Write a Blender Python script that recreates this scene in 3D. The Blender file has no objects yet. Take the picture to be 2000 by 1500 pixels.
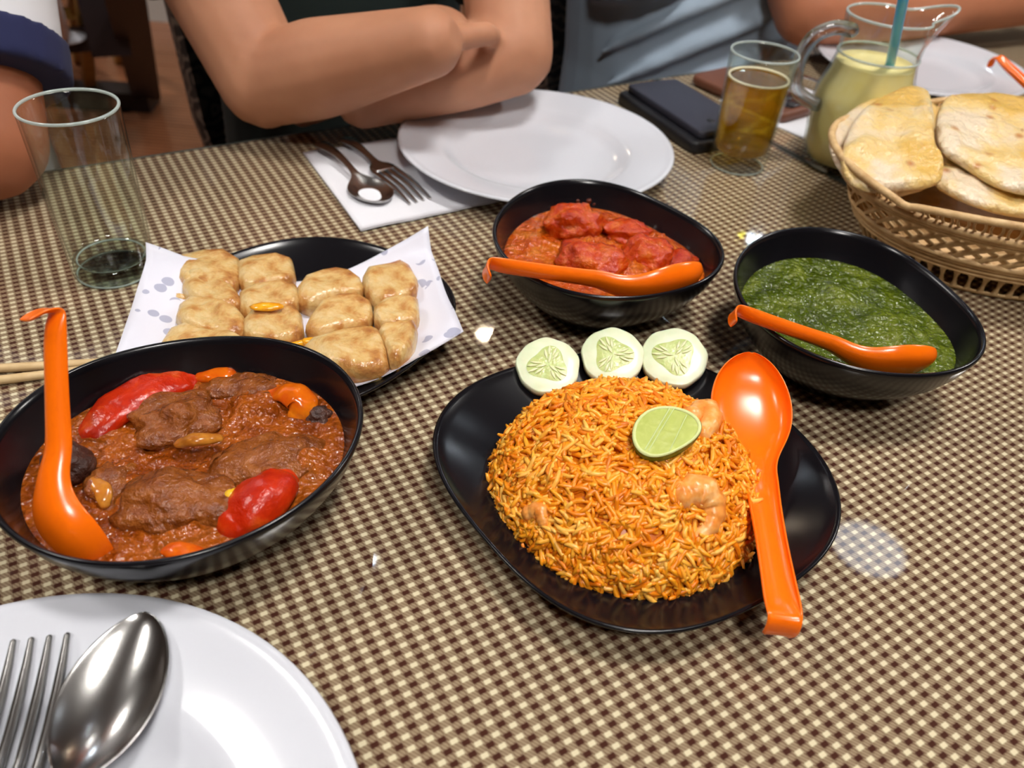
import bpy, math, random
import numpy as np
from mathutils import Vector, Matrix, noise
random.seed(7); rng = np.random.default_rng(7)
S = bpy.context.scene
COL = S.collection
TZ = 0.75                      # table top height above the floor
CAMH = 0.33                    # camera above the table top
FPX, PITCH, ROLL = 1569.17, math.radians(39.870), math.radians(4.849)

# ------------------------------------------------------------ camera
cx_ = Vector((1, 0, 0)); cf_ = Vector((0, math.cos(PITCH), -math.sin(PITCH))); cu_ = Vector((0, math.sin(PITCH), math.cos(PITCH)))
CX = cx_*math.cos(ROLL)+cu_*math.sin(ROLL); CU = -cx_*math.sin(ROLL)+cu_*math.cos(ROLL); CF = cf_
cam = bpy.data.cameras.new('camera'); camo = bpy.data.objects.new('camera', cam); COL.objects.link(camo)
cam.sensor_fit = 'HORIZONTAL'; cam.sensor_width = 36; cam.lens = FPX/2000*36
cam.clip_start = 0.01
M = Matrix((CX, CU, -CF)).transposed().to_4x4(); M.translation = Vector((0, 0, TZ+CAMH)); camo.matrix_world = M
cam.dof.use_dof = True; cam.dof.focus_distance = 0.44; cam.dof.aperture_fstop = 8.5
S.camera = camo

# ------------------------------------------------------------ world, exposure
w = bpy.data.worlds.new('world'); S.world = w; w.use_nodes = True
w.node_tree.nodes['Background'].inputs[0].default_value = (0.9, 0.95, 1, 1)
w.node_tree.nodes['Background'].inputs[1].default_value = 0.3
S.view_settings.view_transform = 'Standard'; S.view_settings.look = 'None'
S.view_settings.gamma = 1; S.view_settings.use_curve_mapping = False
S.view_settings.exposure = -0.22
# ceiling downlights, inferred and added: x, y, radius, colour, strength (built with their fixtures below)
WARM = (1.0, 0.80, 0.58); COOL = (0.80, 0.90, 1.0); NEUT = (1.0, 0.965, 0.92)
LAMPS = [(-0.14, 3.05, 0.045, WARM, 190), (-0.44, 1.70, 0.022, COOL, 190), (1.35, 1.94, 0.13, COOL, 6), (1.30, 4.20, 0.07, COOL, 230),
         (2.45, 1.55, 0.20, NEUT, 112), (0.45, 0.45, 0.18, NEUT, 92), (-1.45, 0.30, 0.15, NEUT, 84), (0.30, -0.90, 0.20, NEUT, 88), (-2.05, 3.2, 0.09, COOL, 180), (-1.1, 5.0, 0.10, WARM, 130),  # lamps left of and behind the camera are added fill; back-left one widened
         (1.75, 3.3, 0.05, COOL, 260), (-1.0, 2.15, 0.045, NEUT, 220), (-2.6, 2.0, 0.14, NEUT, 150)]  # added lamps: glints on green and brown curry, lift for the dim stools

# ------------------------------------------------------------ frames
def at(px, py, z=0.0):
    d = CX*((px-1000)/FPX)+CU*((750-py)/FPX)+CF
    t = (z-CAMH)/d.z
    return Vector((d.x*t, d.y*t, z))
TA = math.radians(33.222); U = Vector((math.cos(TA), math.sin(TA), 0)); V = Vector((-math.sin(TA), math.cos(TA), 0))
def F(u, v, z=0.0): return U*u+V*v+Vector((0, 0, z))
FAR = 0.754; SEAM = 0.661

# ------------------------------------------------------------ materials
def lin(c):
    return tuple((x/255/12.92 if x <= 10 else ((x/255+0.055)/1.055)**2.4) for x in c)
class NT:
    def __init__(s, name):
        s.m = bpy.data.materials.new(name); s.m.use_nodes = True; s.t = s.m.node_tree; s.b = s.t.nodes['Principled BSDF']
    def n(s, typ, **kw):
        nd = s.t.nodes.new(typ)
        for k, v in kw.items():
            if k.startswith('i_'):
                nd.inputs[int(k[2:]) if k[2:].isdigit() else k[2:].replace('_', ' ')].default_value = v
            else: setattr(nd, k, v)
        return nd
    def l(s, a, b): s.t.links.new(a, b)
    def ramp(s, fac, stops, interp='LINEAR'):
        r = s.t.nodes.new('ShaderNodeValToRGB'); r.color_ramp.interpolation = interp
        el = r.color_ramp.elements
        while len(el) < len(stops): el.new(0.5)
        for e, (p, c) in zip(el, stops): e.position = p; e.color = (*c[:3], 1)
        s.l(fac, r.inputs[0]); return r.outputs[0]
    def math(s, op, a, b=None, c=None, clamp=False):
        nd = s.t.nodes.new('ShaderNodeMath'); nd.operation = op; nd.use_clamp = clamp
        for i, x in enumerate((a, b, c)):
            if x is None: continue
            if isinstance(x, (int, float)): nd.inputs[i].default_value = x
            else: s.l(x, nd.inputs[i])
        return nd.outputs[0]
    def mix(s, fac, a, b):
        nd = s.t.nodes.new('ShaderNodeMix'); nd.data_type = 'RGBA'
        for i, x in ((0, fac), (6, a), (7, b)):
            if isinstance(x, (int, float)): nd.inputs[i].default_value = x
            elif isinstance(x, tuple): nd.inputs[i].default_value = (*x[:3], 1)
            else: s.l(x, nd.inputs[i])
        return nd.outputs[2]
    def coord(s): 
        if not hasattr(s, '_c'): s._c = s.t.nodes.new('ShaderNodeTexCoord')
        return s._c.outputs['Object']
    def noise(s, scale, detail=3, rough=0.55, dist=0.0, vec=None):
        nd = s.t.nodes.new('ShaderNodeTexNoise'); nd.inputs['Scale'].default_value = scale; nd.inputs['Detail'].default_value = detail
        nd.inputs['Roughness'].default_value = rough; nd.inputs['Distortion'].default_value = dist
        s.l(vec if vec is not None else s.coord(), nd.inputs['Vector']); return nd.outputs['Fac']
    def voro(s, scale, feature='F1', rnd=1.0):
        nd = s.t.nodes.new('ShaderNodeTexVoronoi'); nd.feature = feature; nd.inputs['Scale'].default_value = scale; nd.inputs['Randomness'].default_value = rnd
        s.l(s.coord(), nd.inputs['Vector']); return nd.outputs['Distance']
    def bump(s, h, strength, dist=0.001):
        nd = s.t.nodes.new('ShaderNodeBump'); nd.inputs['Strength'].default_value = strength; nd.inputs['Distance'].default_value = dist
        s.l(h, nd.inputs['Height']); s.l(nd.outputs[0], s.b.inputs['Normal'])
    def base(s, x):
        if isinstance(x, tuple): s.b.inputs['Base Color'].default_value = (*x[:3], 1)
        else: s.l(x, s.b.inputs['Base Color'])
    def set(s, **kw):
        for k, v in kw.items(): s.b.inputs[k.replace('_', ' ')].default_value = v
        return s
def plain(name, rgb, rough=0.5, metal=0.0, **kw):
    t = NT(name); t.base(lin(rgb)); t.set(Roughness=rough, Metallic=metal, **kw); return t.m
def mottled(name, stops, scale, rough=0.5, detail=4, bscale=None, bstr=0.3, bdist=0.001, dist=0.0, **kw):
    t = NT(name); f = t.noise(scale, detail, dist=dist); t.base(t.ramp(f, [(p, lin(c)) for p, c in stops])); t.set(Roughness=rough, **kw)
    if bscale: t.bump(t.noise(bscale, 4), bstr, bdist)
    return t.m

# ------------------------------------------------------------ mesh helpers
def link(o, parent=None):
    COL.objects.link(o)
    if parent: o.parent = parent
    return o
def tag(o, label=None, cat=None, group=None, kind=None):
    if label: o['label'] = label
    if cat: o['category'] = cat
    if group: o['group'] = group
    if kind: o['kind'] = kind
    return o
def empty(name, base, label=None, cat=None, group=None, kind=None):
    o = bpy.data.objects.new(name, None); o.empty_display_size = 0.02; link(o); o.location = Vector(base)+Vector((0, 0, TZ))
    return tag(o, label, cat, group, kind)
def mk(name, vf, mat, parent=None, base=None, smooth=True):
    """vf in table coordinates (z = 0 on the table top)"""
    Vv, Ff = vf
    Vv = np.asarray([tuple(v) for v in Vv], dtype=float) if not isinstance(Vv, np.ndarray) else Vv.copy()
    if parent is not None:
        org = np.array(parent.matrix_basis.translation) - np.array((0, 0, TZ))
        p = parent
        while p.parent: p = p.parent; org += np.array(p.matrix_basis.translation)+np.array((0, 0, 0))
        if parent.parent is not None: pass
        loc = (0, 0, 0)
    else:
        if base is None:
            mn, mx = Vv.min(0), Vv.max(0); base = ((mn[0]+mx[0])/2, (mn[1]+mx[1])/2, mn[2])
        org = np.array(base, dtype=float); loc = Vector(base)+Vector((0, 0, TZ))
    Vv -= org
    me = bpy.data.meshes.new(name); me.from_pydata(Vv.tolist(), [], [tuple(map(int, f)) for f in Ff]); me.update()
    if smooth: me.polygons.foreach_set('use_smooth', [True]*len(me.polygons))
    if mat: me.materials.append(mat)
    o = bpy.data.objects.new(name, me); link(o, parent); o.location = loc
    return o
def flat(o): o.data.polygons.foreach_set('use_smooth', [False]*len(o.data.polygons)); return o
def join(*vfs):
    Vv, Ff = [], []
    for v, f in vfs:
        k = len(Vv); Vv += [tuple(p) for p in v]; Ff += [tuple(i+k for i in q) for q in f]
    return Vv, Ff
def grid_faces(nr, nc, wrap=True):
    Ff = []
    for i in range(nr-1):
        for j in range(nc if wrap else nc-1):
            k = (j+1) % nc; Ff.append((i*nc+j, i*nc+k, (i+1)*nc+k, (i+1)*nc+j))
    return Ff
def lathe(c, prof, n=64):
    c = Vector(c); Vv = []
    for r, z in prof:
        r = max(r, 1e-5)
        for j in range(n):
            a = 2*math.pi*j/n; Vv.append((c.x+r*math.cos(a), c.y+r*math.sin(a), c.z+z))
    return Vv, grid_faces(len(prof), n)
def frames(pts):
    pts = [Vector(p) for p in pts]; T = []
    for i in range(len(pts)):
        a = pts[max(i-1, 0)]; b = pts[min(i+1, len(pts)-1)]; d = (b-a); T.append(d.normalized() if d.length > 1e-9 else Vector((0, 0, 1)))
    up = Vector((0, 0, 1)) if abs(T[0].z) < 0.9 else Vector((1, 0, 0))
    N = [(up-T[0]*up.dot(T[0])).normalized()]
    for t in T[1:]:
        n = N[-1]-t*N[-1].dot(t); N.append(n.normalized() if n.length > 1e-6 else N[-1])
    return pts, T, N
def tube(pts, rad, n=10, closed=False, caps=True, flatz=1.0):
    pts = [Vector(p) for p in pts]; m = len(pts)
    if isinstance(rad, (int, float)): rad = [rad]*m
    if closed:
        Vv = []
        for i in range(m):
            t = (pts[(i+1) % m]-pts[i-1]).normalized(); up = Vector((0, 0, 1)); b = t.cross(up).normalized(); nn = b.cross(t)
            for j in range(n):
                a = 2*math.pi*j/n; Vv.append(pts[i]+(b*math.cos(a)+nn*math.sin(a)*flatz)*rad[i])
        Ff = [(i*n+j, i*n+(j+1) % n, ((i+1) % m)*n+(j+1) % n, ((i+1) % m)*n+j) for i in range(m) for j in range(n)]
        return Vv, Ff
    pts, T, N = frames(pts); P2, R2, TT, NN = [], [], [], []
    if caps:
        for k in (0.12, 0.55, 0.87):
            P2.append(pts[0]-T[0]*rad[0]*(1-k)*1.0); R2.append(rad[0]*math.sqrt(max(1e-4, 1-(1-k)**2))); TT.append(T[0]); NN.append(N[0])
    P2 += pts; R2 += list(rad); TT += T; NN += N
    if caps:
        for k in (0.87, 0.55, 0.12):
            P2.append(pts[-1]+T[-1]*rad[-1]*(1-k)); R2.append(rad[-1]*math.sqrt(max(1e-4, 1-(1-k)**2))); TT.append(T[-1]); NN.append(N[-1])
    Vv = []
    for p, r, t, nn in zip(P2, R2, TT, NN):
        b = t.cross(nn)
        for j in range(n):
            a = 2*math.pi*j/n; Vv.append(p+(nn*math.cos(a)*flatz+b*math.sin(a))*r)
    Ff = grid_faces(len(P2), n)
    Ff.append(tuple(reversed(range(n)))); Ff.append(tuple(range((len(P2)-1)*n, len(P2)*n)))
    return Vv, Ff
def spline(pts, k=6):
    pts = [Vector(p) for p in pts]; out = []
    for i in range(len(pts)-1):
        p0 = pts[max(i-1, 0)]; p1 = pts[i]; p2 = pts[i+1]; p3 = pts[min(i+2, len(pts)-1)]
        for j in range(k):
            t = j/k; out.append(0.5*((2*p1)+(p2-p0)*t+(2*p0-5*p1+4*p2-p3)*t*t+(3*p1-p0-3*p2+p3)*t**3))
    out.append(pts[-1]); return out
def lerp(a, b, t): return a+(b-a)*t
def box(c, sx, sy, sz, rot=0.0, bev=0.0):
    """box standing on c.z, bevelled vertical edges + soft top edge"""
    c = Vector(c); hx, hy = sx/2, sy/2; out = []
    r = max(bev, 1e-4); k = 5 if bev > 0 else 1
    for qx, qy, a0 in ((1, 1, 0), (-1, 1, 90), (-1, -1, 180), (1, -1, 270)):
        for j in range(k):
            a = math.radians(a0+(90*j/(k-1) if k > 1 else 45)); out.append((qx*(hx-r)+r*math.cos(a), qy*(hy-r)+r*math.sin(a)))
    cr, sr = math.cos(rot), math.sin(rot); e = min(bev*0.35, sz*0.3) if bev > 0 else 0
    lev = [(0, 1-e/max(hx, hy)), (e, 1), (sz-e, 1), (sz-e*0.3, 1-0.3*e/min(hx, hy)), (sz, 1-e/min(hx, hy))] if bev > 0 else [(0, 1), (sz, 1)]
    Vv = []
    for z, s in lev:
        for x, y in out: Vv.append((c.x+(x*cr-y*sr)*s, c.y+(x*sr+y*cr)*s, c.z+z))
        if s != 1:
            for i in range(len(Vv)-len(out), len(Vv)):
                pass
    n = len(out)
    if bev > 0:
        Vv = []
        for z, s in lev:
            d = (1-s)*min(hx, hy)
            for x, y in out:
                xx = x*(1-d/hx); yy = y*(1-d/hy); Vv.append((c.x+(xx*cr-yy*sr), c.y+(xx*sr+yy*cr), c.z+z))
    Ff = grid_faces(len(lev), n); Ff.append(tuple(reversed(range(n)))); Ff.append(tuple(range((len(lev)-1)*n, len(lev)*n)))
    return Vv, Ff
def beam(a, b, wx, wy):
    """square bar from a to b"""
    a, b = Vector(a), Vector(b); t = (b-a).normalized(); up = Vector((0, 0, 1)) if abs(t.z) < 0.9 else V
    s = t.cross(up).normalized(); q = s.cross(t); Vv = []
    for p in (a, b):
        for i, j in ((-1, -1), (1, -1), (1, 1), (-1, 1)): Vv.append(p+s*(i*wx/2)+q*(j*wy/2))
    return Vv, [(3, 2, 1, 0), (4, 5, 6, 7), (0, 1, 5, 4), (1, 2, 6, 5), (2, 3, 7, 6), (3, 0, 4, 7)]
def chaikin(p, k=2):
    p = [Vector(q) for q in p]
    for _ in range(k):
        o = []
        for i in range(len(p)):
            a, b = p[i], p[(i+1) % len(p)]; o += [a*0.75+b*0.25, a*0.25+b*0.75]
        p = o
    return p
def pillow(poly, thick, nr=7, sharp=3.0, lump=0.0, lscale=60, under=0.25, k=2, dip=0.0, seed=0):
    p = chaikin(poly, k); n = len(p); c = sum(p, Vector())/n; Vv = []
    so = Vector((seed*3.1, seed*1.7, 0))
    def ring(rho, dz, nz):
        for q in p:
            x = c+(q-c)*rho; h = dz
            if nz: h += nz*noise.noise((x+so)*lscale)+0.5*nz*noise.noise((x+so)*lscale*2.3)
            Vv.append((x.x, x.y, x.z+h))
    ring(0.02, -thick*under, 0); ring(0.7, -thick*under, 0); ring(0.93, -thick*under, 0)
    for i in range(nr+1):
        rho = 1-(i/nr)**1.4*0.985
        h = thick*max(0.0, 1-rho**sharp)**0.5 - dip*thick*(1-rho)
        ring(rho, h, lump*min(1, i/2))
    Ff = grid_faces(nr+4, n); Ff.append(tuple(reversed(range(n)))); Ff.append(tuple(range((nr+3)*n, (nr+4)*n)))
    return Vv, Ff
def ico(c, r, sub=3, squash=(1, 1, 1), amp=0.15, sc=1.2, seed=0, rot=0.0):
    import bmesh
    bm = bmesh.new(); bmesh.ops.create_icosphere(bm, subdivisions=sub, radius=1)
    cr, sr = math.cos(rot), math.sin(rot); Vv = []
    for v in bm.verts:
        d = v.co.normalized(); k = 1+amp*noise.noise(d*sc+Vector((seed*7.3, seed*2.1, seed)))+amp*0.4*noise.noise(d*sc*2.7+Vector((seed, 5, 2)))
        q = Vector((d.x*squash[0], d.y*squash[1], d.z*squash[2]))*r*k
        Vv.append(Vector(c)+Vector((q.x*cr-q.y*sr, q.x*sr+q.y*cr, q.z)))
    Ff = [tuple(v.index for v in f.verts) for f in bm.faces]; bm.free(); return Vv, Ff
def noise_push(vf, amp, sc, zonly=True, seed=0):
    v, f = vf; o = []
    for p in v:
        p = Vector(p); d = amp*noise.noise(p*sc+Vector((seed, seed*2, 0))); o.append(p+Vector((0, 0, d)))
    return o, f
def radial(pts, order=4):
    """smooth radius function from (degree, radius) pairs"""
    th = np.radians([p[0] for p in pts]); r = np.array([p[1] for p in pts])
    A = [np.ones_like(th)]
    for k in range(1, order+1): A += [np.cos(k*th), np.sin(k*th)]
    co = np.linalg.lstsq(np.stack(A, 1), r, rcond=None)[0]
    def R(a):
        s = co[0]
        for k in range(1, order+1): s += co[2*k-1]*math.cos(k*a)+co[2*k]*math.sin(k*a)
        return float(s)
    return R
def radlathe(c, R, prof, n=96, zr=None):
    Vv = []
    for f, z in prof:
        for j in range(n):
            a = 2*math.pi*j/n; r = R(a)*f; zz = z*(zr(a) if zr else 1); Vv.append((c[0]+r*math.cos(a), c[1]+r*math.sin(a), c[2]+zz))
    return Vv, grid_faces(len(prof), n)

# ------------------------------------------------------------ shared materials
m_black = NT('black_melamine'); m_black.base(lin((16, 15, 19))); m_black.set(Roughness=0.2, Specular_IOR_Level=0.38); m_black = m_black.m
m_china = plain('white_china', (210, 212, 220), 0.13)
m_steel = NT('steel'); m_steel.base(lin((176, 174, 172))); m_steel.set(Metallic=1.0, Roughness=0.22)
m_steel.bump(m_steel.noise(900, 2), 0.04, 0.0002); m_steel = m_steel.m
m_orange = NT('orange_melamine'); m_orange.base(lin((255, 114, 10))); m_orange.set(Roughness=0.22, Subsurface_Weight=0.0); m_orange = m_orange.m
def glass_mat(name, rgb=(255, 255, 255), edge=(198, 210, 204), ior=1.45, refr=0.0, eta=1.33, glow=None):
    t = NT(name); t.t.nodes.remove(t.b); out = t.t.nodes['Material Output']
    lw = t.n('ShaderNodeLayerWeight'); lw.inputs[0].default_value = 0.35
    col = t.ramp(lw.outputs['Facing'], [(0.0, lin(rgb)), (0.6, lin(rgb)), (1.0, lin(edge))])
    tr = t.n('ShaderNodeBsdfTransparent'); t.l(col, tr.inputs[0]); body_ = tr.outputs[0]
    if refr:
        rf = t.n('ShaderNodeBsdfRefraction'); rf.inputs['IOR'].default_value = eta; t.l(col, rf.inputs['Color']); mx = t.n('ShaderNodeMixShader'); mx.inputs[0].default_value = refr; t.l(body_, mx.inputs[1]); t.l(rf.outputs[0], mx.inputs[2]); body_ = mx.outputs[0]
    if glow:
        tl = t.n('ShaderNodeBsdfTranslucent'); tl.inputs[0].default_value = (*lin(glow), 1); mx = t.n('ShaderNodeMixShader'); mx.inputs[0].default_value = 0.28; t.l(body_, mx.inputs[1]); t.l(tl.outputs[0], mx.inputs[2]); body_ = mx.outputs[0]
    gl_ = t.n('ShaderNodeBsdfGlossy'); gl_.inputs['Roughness'].default_value = 0.01
    lf = t.n('ShaderNodeLayerWeight'); lf.inputs[0].default_value = 0.5; fr = t.math('MULTIPLY_ADD', t.math('POWER', lf.outputs['Facing'], 5.0), 0.85, 0.04)
    m2 = t.n('ShaderNodeMixShader'); t.l(fr, m2.inputs[0]); t.l(body_, m2.inputs[1]); t.l(gl_.outputs[0], m2.inputs[2]); t.l(m2.outputs[0], out.inputs[0]); return t.m
m_glass = glass_mat('clear_glass', (250, 253, 251))
m_paper = plain('napkin_paper', (232, 232, 238), 0.8)
m_darkwood = plain('dark_frame', (34, 24, 26), 0.45)
def skin_mat(name, a, b):
    t = NT(name); f = t.noise(14, 4); f2 = t.noise(160, 2)
    t.base(t.ramp(f, [(0.3, lin(a)), (0.7, lin(b))])); t.set(Roughness=0.58, Specular_IOR_Level=0.35, Subsurface_Weight=0.15, Subsurface_Scale=0.01)
    t.b.inputs['Subsurface Radius'].default_value = (1.0, 0.35, 0.2)
    t.bump(f2, 0.12, 0.0006); return t.m
m_skin1 = skin_mat('skin_tan', (178, 122, 92), (196, 140, 108))
m_skin2 = skin_mat('skin_warm', (178, 112, 80), (194, 126, 92))
m_skin3 = skin_mat('skin_brown', (158, 96, 68), (176, 110, 78))
def cloth_mat(name, rgb, rough=0.85, sc=900):
    t = NT(name); f = t.noise(6, 3); c = lin(rgb)
    t.base(t.mix(f, tuple(x*0.9 for x in c), tuple(x*1.08 for x in c))); t.set(Roughness=rough); t.b.inputs['Sheen Weight'].default_value = 0.05
    t.bump(t.noise(sc, 2), 0.25, 0.0006); return t.m
m_green_tee = cloth_mat('dark_green_cotton', (22, 38, 36))
m_blue = cloth_mat('blue_cotton', (170, 188, 206))
m_white_tee = cloth_mat('white_cotton', (226, 226, 230)); m_navy = cloth_mat('navy_cotton', (26, 32, 76))

# ------------------------------------------------------------ room
FZ = -TZ
def slab(name, x0, x1, y0, y1, z0, z1, mat, kind='structure'):
    Vv = [(x, y, z) for z in (z0, z1) for x, y in ((x0, y0), (x1, y0), (x1, y1), (x0, y1))]
    o = mk(name, (Vv, [(3, 2, 1, 0), (4, 5, 6, 7), (0, 1, 5, 4), (1, 2, 6, 5), (2, 3, 7, 6), (3, 0, 4, 7)]), mat, smooth=False); o['kind'] = kind; return o
t = NT('floor_wood'); wv = t.n('ShaderNodeTexWave', bands_direction='Y'); wv.inputs['Scale'].default_value = 9; wv.inputs['Distortion'].default_value = 5; wv.inputs['Detail'].default_value = 3
mp = t.n('ShaderNodeMapping'); mp.inputs['Scale'].default_value = (0.12, 1.6, 1); t.l(t.coord(), mp.inputs[0]); t.l(mp.outputs[0], wv.inputs[0])
oi = t.n('ShaderNodeObjectInfo')
c = t.ramp(wv.outputs[1], [(0.0, lin((136, 84, 58))), (1.0, lin((176, 116, 80)))]); c2 = t.mix(t.math('MULTIPLY', oi.outputs['Random'], 0.35), c, lin((120, 72, 50)))
t.base(c2); t.set(Roughness=0.22); m_floor = t.m
floor = slab('floor', -5, 6, -3.5, 6.5, FZ-0.05, FZ-0.003, m_floor)
pk = None
for i in range(-36, 12):
    for j in range(16):
        x = -3.2+i*0.0+1.3*(i % 2)*0.5+j*1.3-1.0; y = 3.4+i*0.13
        if x > 2.2 or y < 1.2 or y > 4.9 or x < -4.6: continue
        if pk is None:
            pk = mk('plank', box((x, y, FZ-0.003), 1.296, 0.127, 0.003), m_floor, floor, smooth=False); p0 = Vector((x, y, 0))
        else:
            q = pk.copy(); link(q, floor); q.location = Vector((x, y, 0))-p0
m_wall = plain('wall_paint', (150, 138, 122), 0.8); m_ceil = plain('ceiling_paint', (128, 124, 120), 0.9)
slab('wall_back', -5, 6, 6.5, 6.6, FZ, 1.95, m_wall); slab('wall_front', -5, 6, -3.6, -3.5, FZ, 1.95, m_wall)
slab('wall_left', -5.1, -5, -3.6, 6.6, FZ, 1.95, m_wall); slab('wall_right', 6, 6.1, -3.6, 6.6, FZ, 1.95, m_wall)
slab('ceiling', -5.1, 6.1, -3.6, 6.6, 1.95, 2.0, m_ceil)
slab('baseboard_back', -5, 6, 6.48, 6.5, FZ, FZ+0.1, m_darkwood)
m_trim = plain('lamp_trim', (230, 230, 230), 0.4)
lnames = ['by the back of the room', 'above the left end of the table', 'over the far right seats', 'far right towards the back wall', 'right of the table', 'straight above the dishes',
          'added as fill to the left, behind the camera', 'added behind the camera for fill', 'over the stools in the back left, widened to brighten them', 'over the left seats', 'added beyond the bread basket for glints on the green curry', 'added above the left seats for glints on the brown curry', 'added at the far left to brighten the stools']
for (x, y, r, colr, st), wn in zip(LAMPS, lnames):
    L = empty('ceiling_downlight', (x, y, 1.92), 'round white ceiling downlight '+wn, 'lamp', 'ceiling downlights')
    em = NT('lamp_glow'); em.base((0, 0, 0)); em.b.inputs['Emission Color'].default_value = (*colr, 1); em.b.inputs['Emission Strength'].default_value = st
    mk('diffuser', lathe((x, y, 1.935), [(0, 0), (r*0.6, 0), (r, 0.0), (r, 0.010), (0, 0.010)], 32), em.m, L)
    mk('trim_ring', lathe((x, y, 1.92), [(r, 0.03), (r, 0.008), (r*1.03, 0.0), (r*1.14, 0.004), (r*1.22, 0.03)], 40), m_trim, L)

# ------------------------------------------------------------ tables
PB, PA = 0.00842, 0.00565
t = NT('checked_cloth_under_glass'); sx = t.n('ShaderNodeSeparateXYZ'); t.l(t.coord(), sx.inputs[0])
wob = t.noise(40, 2)
def wave(ax, per):
    ph = t.math('MULTIPLY', ax, 2*math.pi/per); return t.math('MULTIPLY_ADD', t.math('COSINE', ph), 0.5, 0.5)
a_ = wave(sx.outputs[0], PB); b_ = wave(sx.outputs[1], PA)
def sharp(x, lo=0.3, hi=0.7):
    nd = t.n('ShaderNodeMapRange', interpolation_type='SMOOTHSTEP'); nd.inputs['From Min'].default_value = lo; nd.inputs['From Max'].default_value = hi; t.l(x, nd.inputs[0]); return nd.outputs[0]
wA, wB = sharp(a_, 0.50, 0.86), sharp(b_, 0.50, 0.86); dA, dB = sharp(a_, 0.52, 0.16), sharp(b_, 0.52, 0.16)
white_ = t.math('MULTIPLY', wA, wB); dark_ = t.math('MULTIPLY', dA, dB)
diag = t.math('MULTIPLY_ADD', t.math('COSINE', t.math('ADD', t.math('MULTIPLY', sx.outputs[0], 2*math.pi/(PB/5)), t.math('MULTIPLY', sx.outputs[1], 2*math.pi/(PA/2)))), 0.5, 0.5)
lines = t.math('MULTIPLY', sharp(t.math('ABSOLUTE', t.math('SUBTRACT', a_, 0.30)), 0.10, 0.03), 0.45)
big_ = t.noise(9, 2)
midc = t.mix(t.math('MULTIPLY', diag, 0.8), lin((112, 88, 66)), lin((164, 146, 118)))
midc = t.mix(t.math('MULTIPLY', t.math('ADD', dA, dB), 0.30), midc, lin((92, 60, 44)))
midc = t.mix(t.math('MULTIPLY', t.math('ADD', wA, wB), 0.22), midc, lin((182, 166, 134)))
midc = t.mix(lines, midc, lin((84, 56, 40)))
colr = t.mix(dark_, t.mix(white_, midc, lin((212, 201, 168))), lin((64, 32, 22)))
t.base(colr); t.set(Roughness=0.75, Coat_Weight=1.0, Coat_Roughness=0.035, Coat_IOR=1.5, Specular_IOR_Level=0.1)
m_cloth = t.m
m_edge = plain('table_edge', (30, 24, 22), 0.35)
m_gedge = plain('glass_edge', (78, 80, 74), 0.1)
def table(u0, u1, v0, v1, label):
    c = F((u0+u1)/2, (v0+v1)/2, FZ)
    T = empty('dining_table', c, label, 'table', 'dining tables pushed end to end')
    w_, d_ = u1-u0, v1-v0
    def loc(name, x0, x1, y0, y1, z0, z1, mat):
        Vv = [(x, y, z) for z in (z0, z1) for x, y in ((x0, y0), (x1, y0), (x1, y1), (x0, y1))]
        me = bpy.data.meshes.new(name); me.from_pydata(Vv, [], [(3, 2, 1, 0), (4, 5, 6, 7), (0, 1, 5, 4), (1, 2, 6, 5), (2, 3, 7, 6), (3, 0, 4, 7)]); me.materials.append(mat)
        o = bpy.data.objects.new(name, me); link(o, T); o.rotation_euler.z = TA; return o
    loc('covered_top', -w_/2+0.004, w_/2-0.004, -d_/2+0.004, d_/2-0.004, TZ-0.006, TZ, m_cloth)
    loc('wooden_top', -w_/2+0.003, w_/2-0.003, -d_/2+0.003, d_/2-0.003, TZ-0.036, TZ-0.006, m_edge)
    for x0, x1, y0, y1 in ((-w_/2, w_/2, d_/2-0.004, d_/2), (-w_/2, w_/2, -d_/2, -d_/2+0.004), (-w_/2, -w_/2+0.004, -d_/2+0.004, d_/2-0.004), (w_/2-0.004, w_/2, -d_/2+0.004, d_/2-0.004)):
        loc('glass_edge', x0, x1, y0, y1, TZ-0.006, TZ-0.0002, m_gedge)
    for sx_ in (-1, 1):
        for sy_ in (-1, 1):
            x = sx_*(w_/2-0.06); y = sy_*(d_/2-0.06); loc('leg', x-0.025, x+0.025, y-0.025, y+0.025, 0, TZ-0.036, m_edge)
    return T
table(SEAM-1.3, SEAM, FAR-0.82, FAR, 'table with brown checked cloth under glass, holding most dishes')
table(SEAM+0.003, SEAM+1.3, FAR-0.82, FAR, 'second checked table beyond the dark seam, right of the beer glass')

# ------------------------------------------------------------ black bowls
BP = [(0.0, .004), (0.40, .004), (0.43, .0), (0.50, 0.0), (0.55, .005), (0.66, .012), (0.78, .021), (0.88, .031), (0.95, .041), (0.985, .049), (1.0, .0525),
      (1.004, .0545), (0.994, .056), (0.975, .0555), (0.960, .052), (.925, .044), (.86, .033), (.75, .022), (.55, .012), (.3, .008), (0.0, .007)]
RIMZ = 0.054
redR = radial([(-177, .0746), (-164, .0754), (-151, .0762), (-135, .0789), (-116, .0764), (-98, .0773), (-82, .077), (-66, .0776), (-48, .0768), (-29, .0793), (-11, .0826), (-1, .0822), (6, .0784), (30, .0714), (53, .0712), (72, .0771), (88, .0803), (104, .082), (120, .0817), (139, .078), (157, .0758), (174, .0746)])
greenR = radial([(-175, .0744), (-162, .0752), (-139, .0798), (-124, .0781), (-109, .081), (-94, .0807), (-80, .0821), (-67, .0822), (-52, .081), (-39, .0817), (-30, .0811), (-18, .0768), (2, .0706), (23, .0711), (43, .0757), (59, .0814), (73, .0848), (89, .0854), (103, .0846), (119, .0808), (138, .0764), (155, .0748), (171, .0738)])
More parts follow.
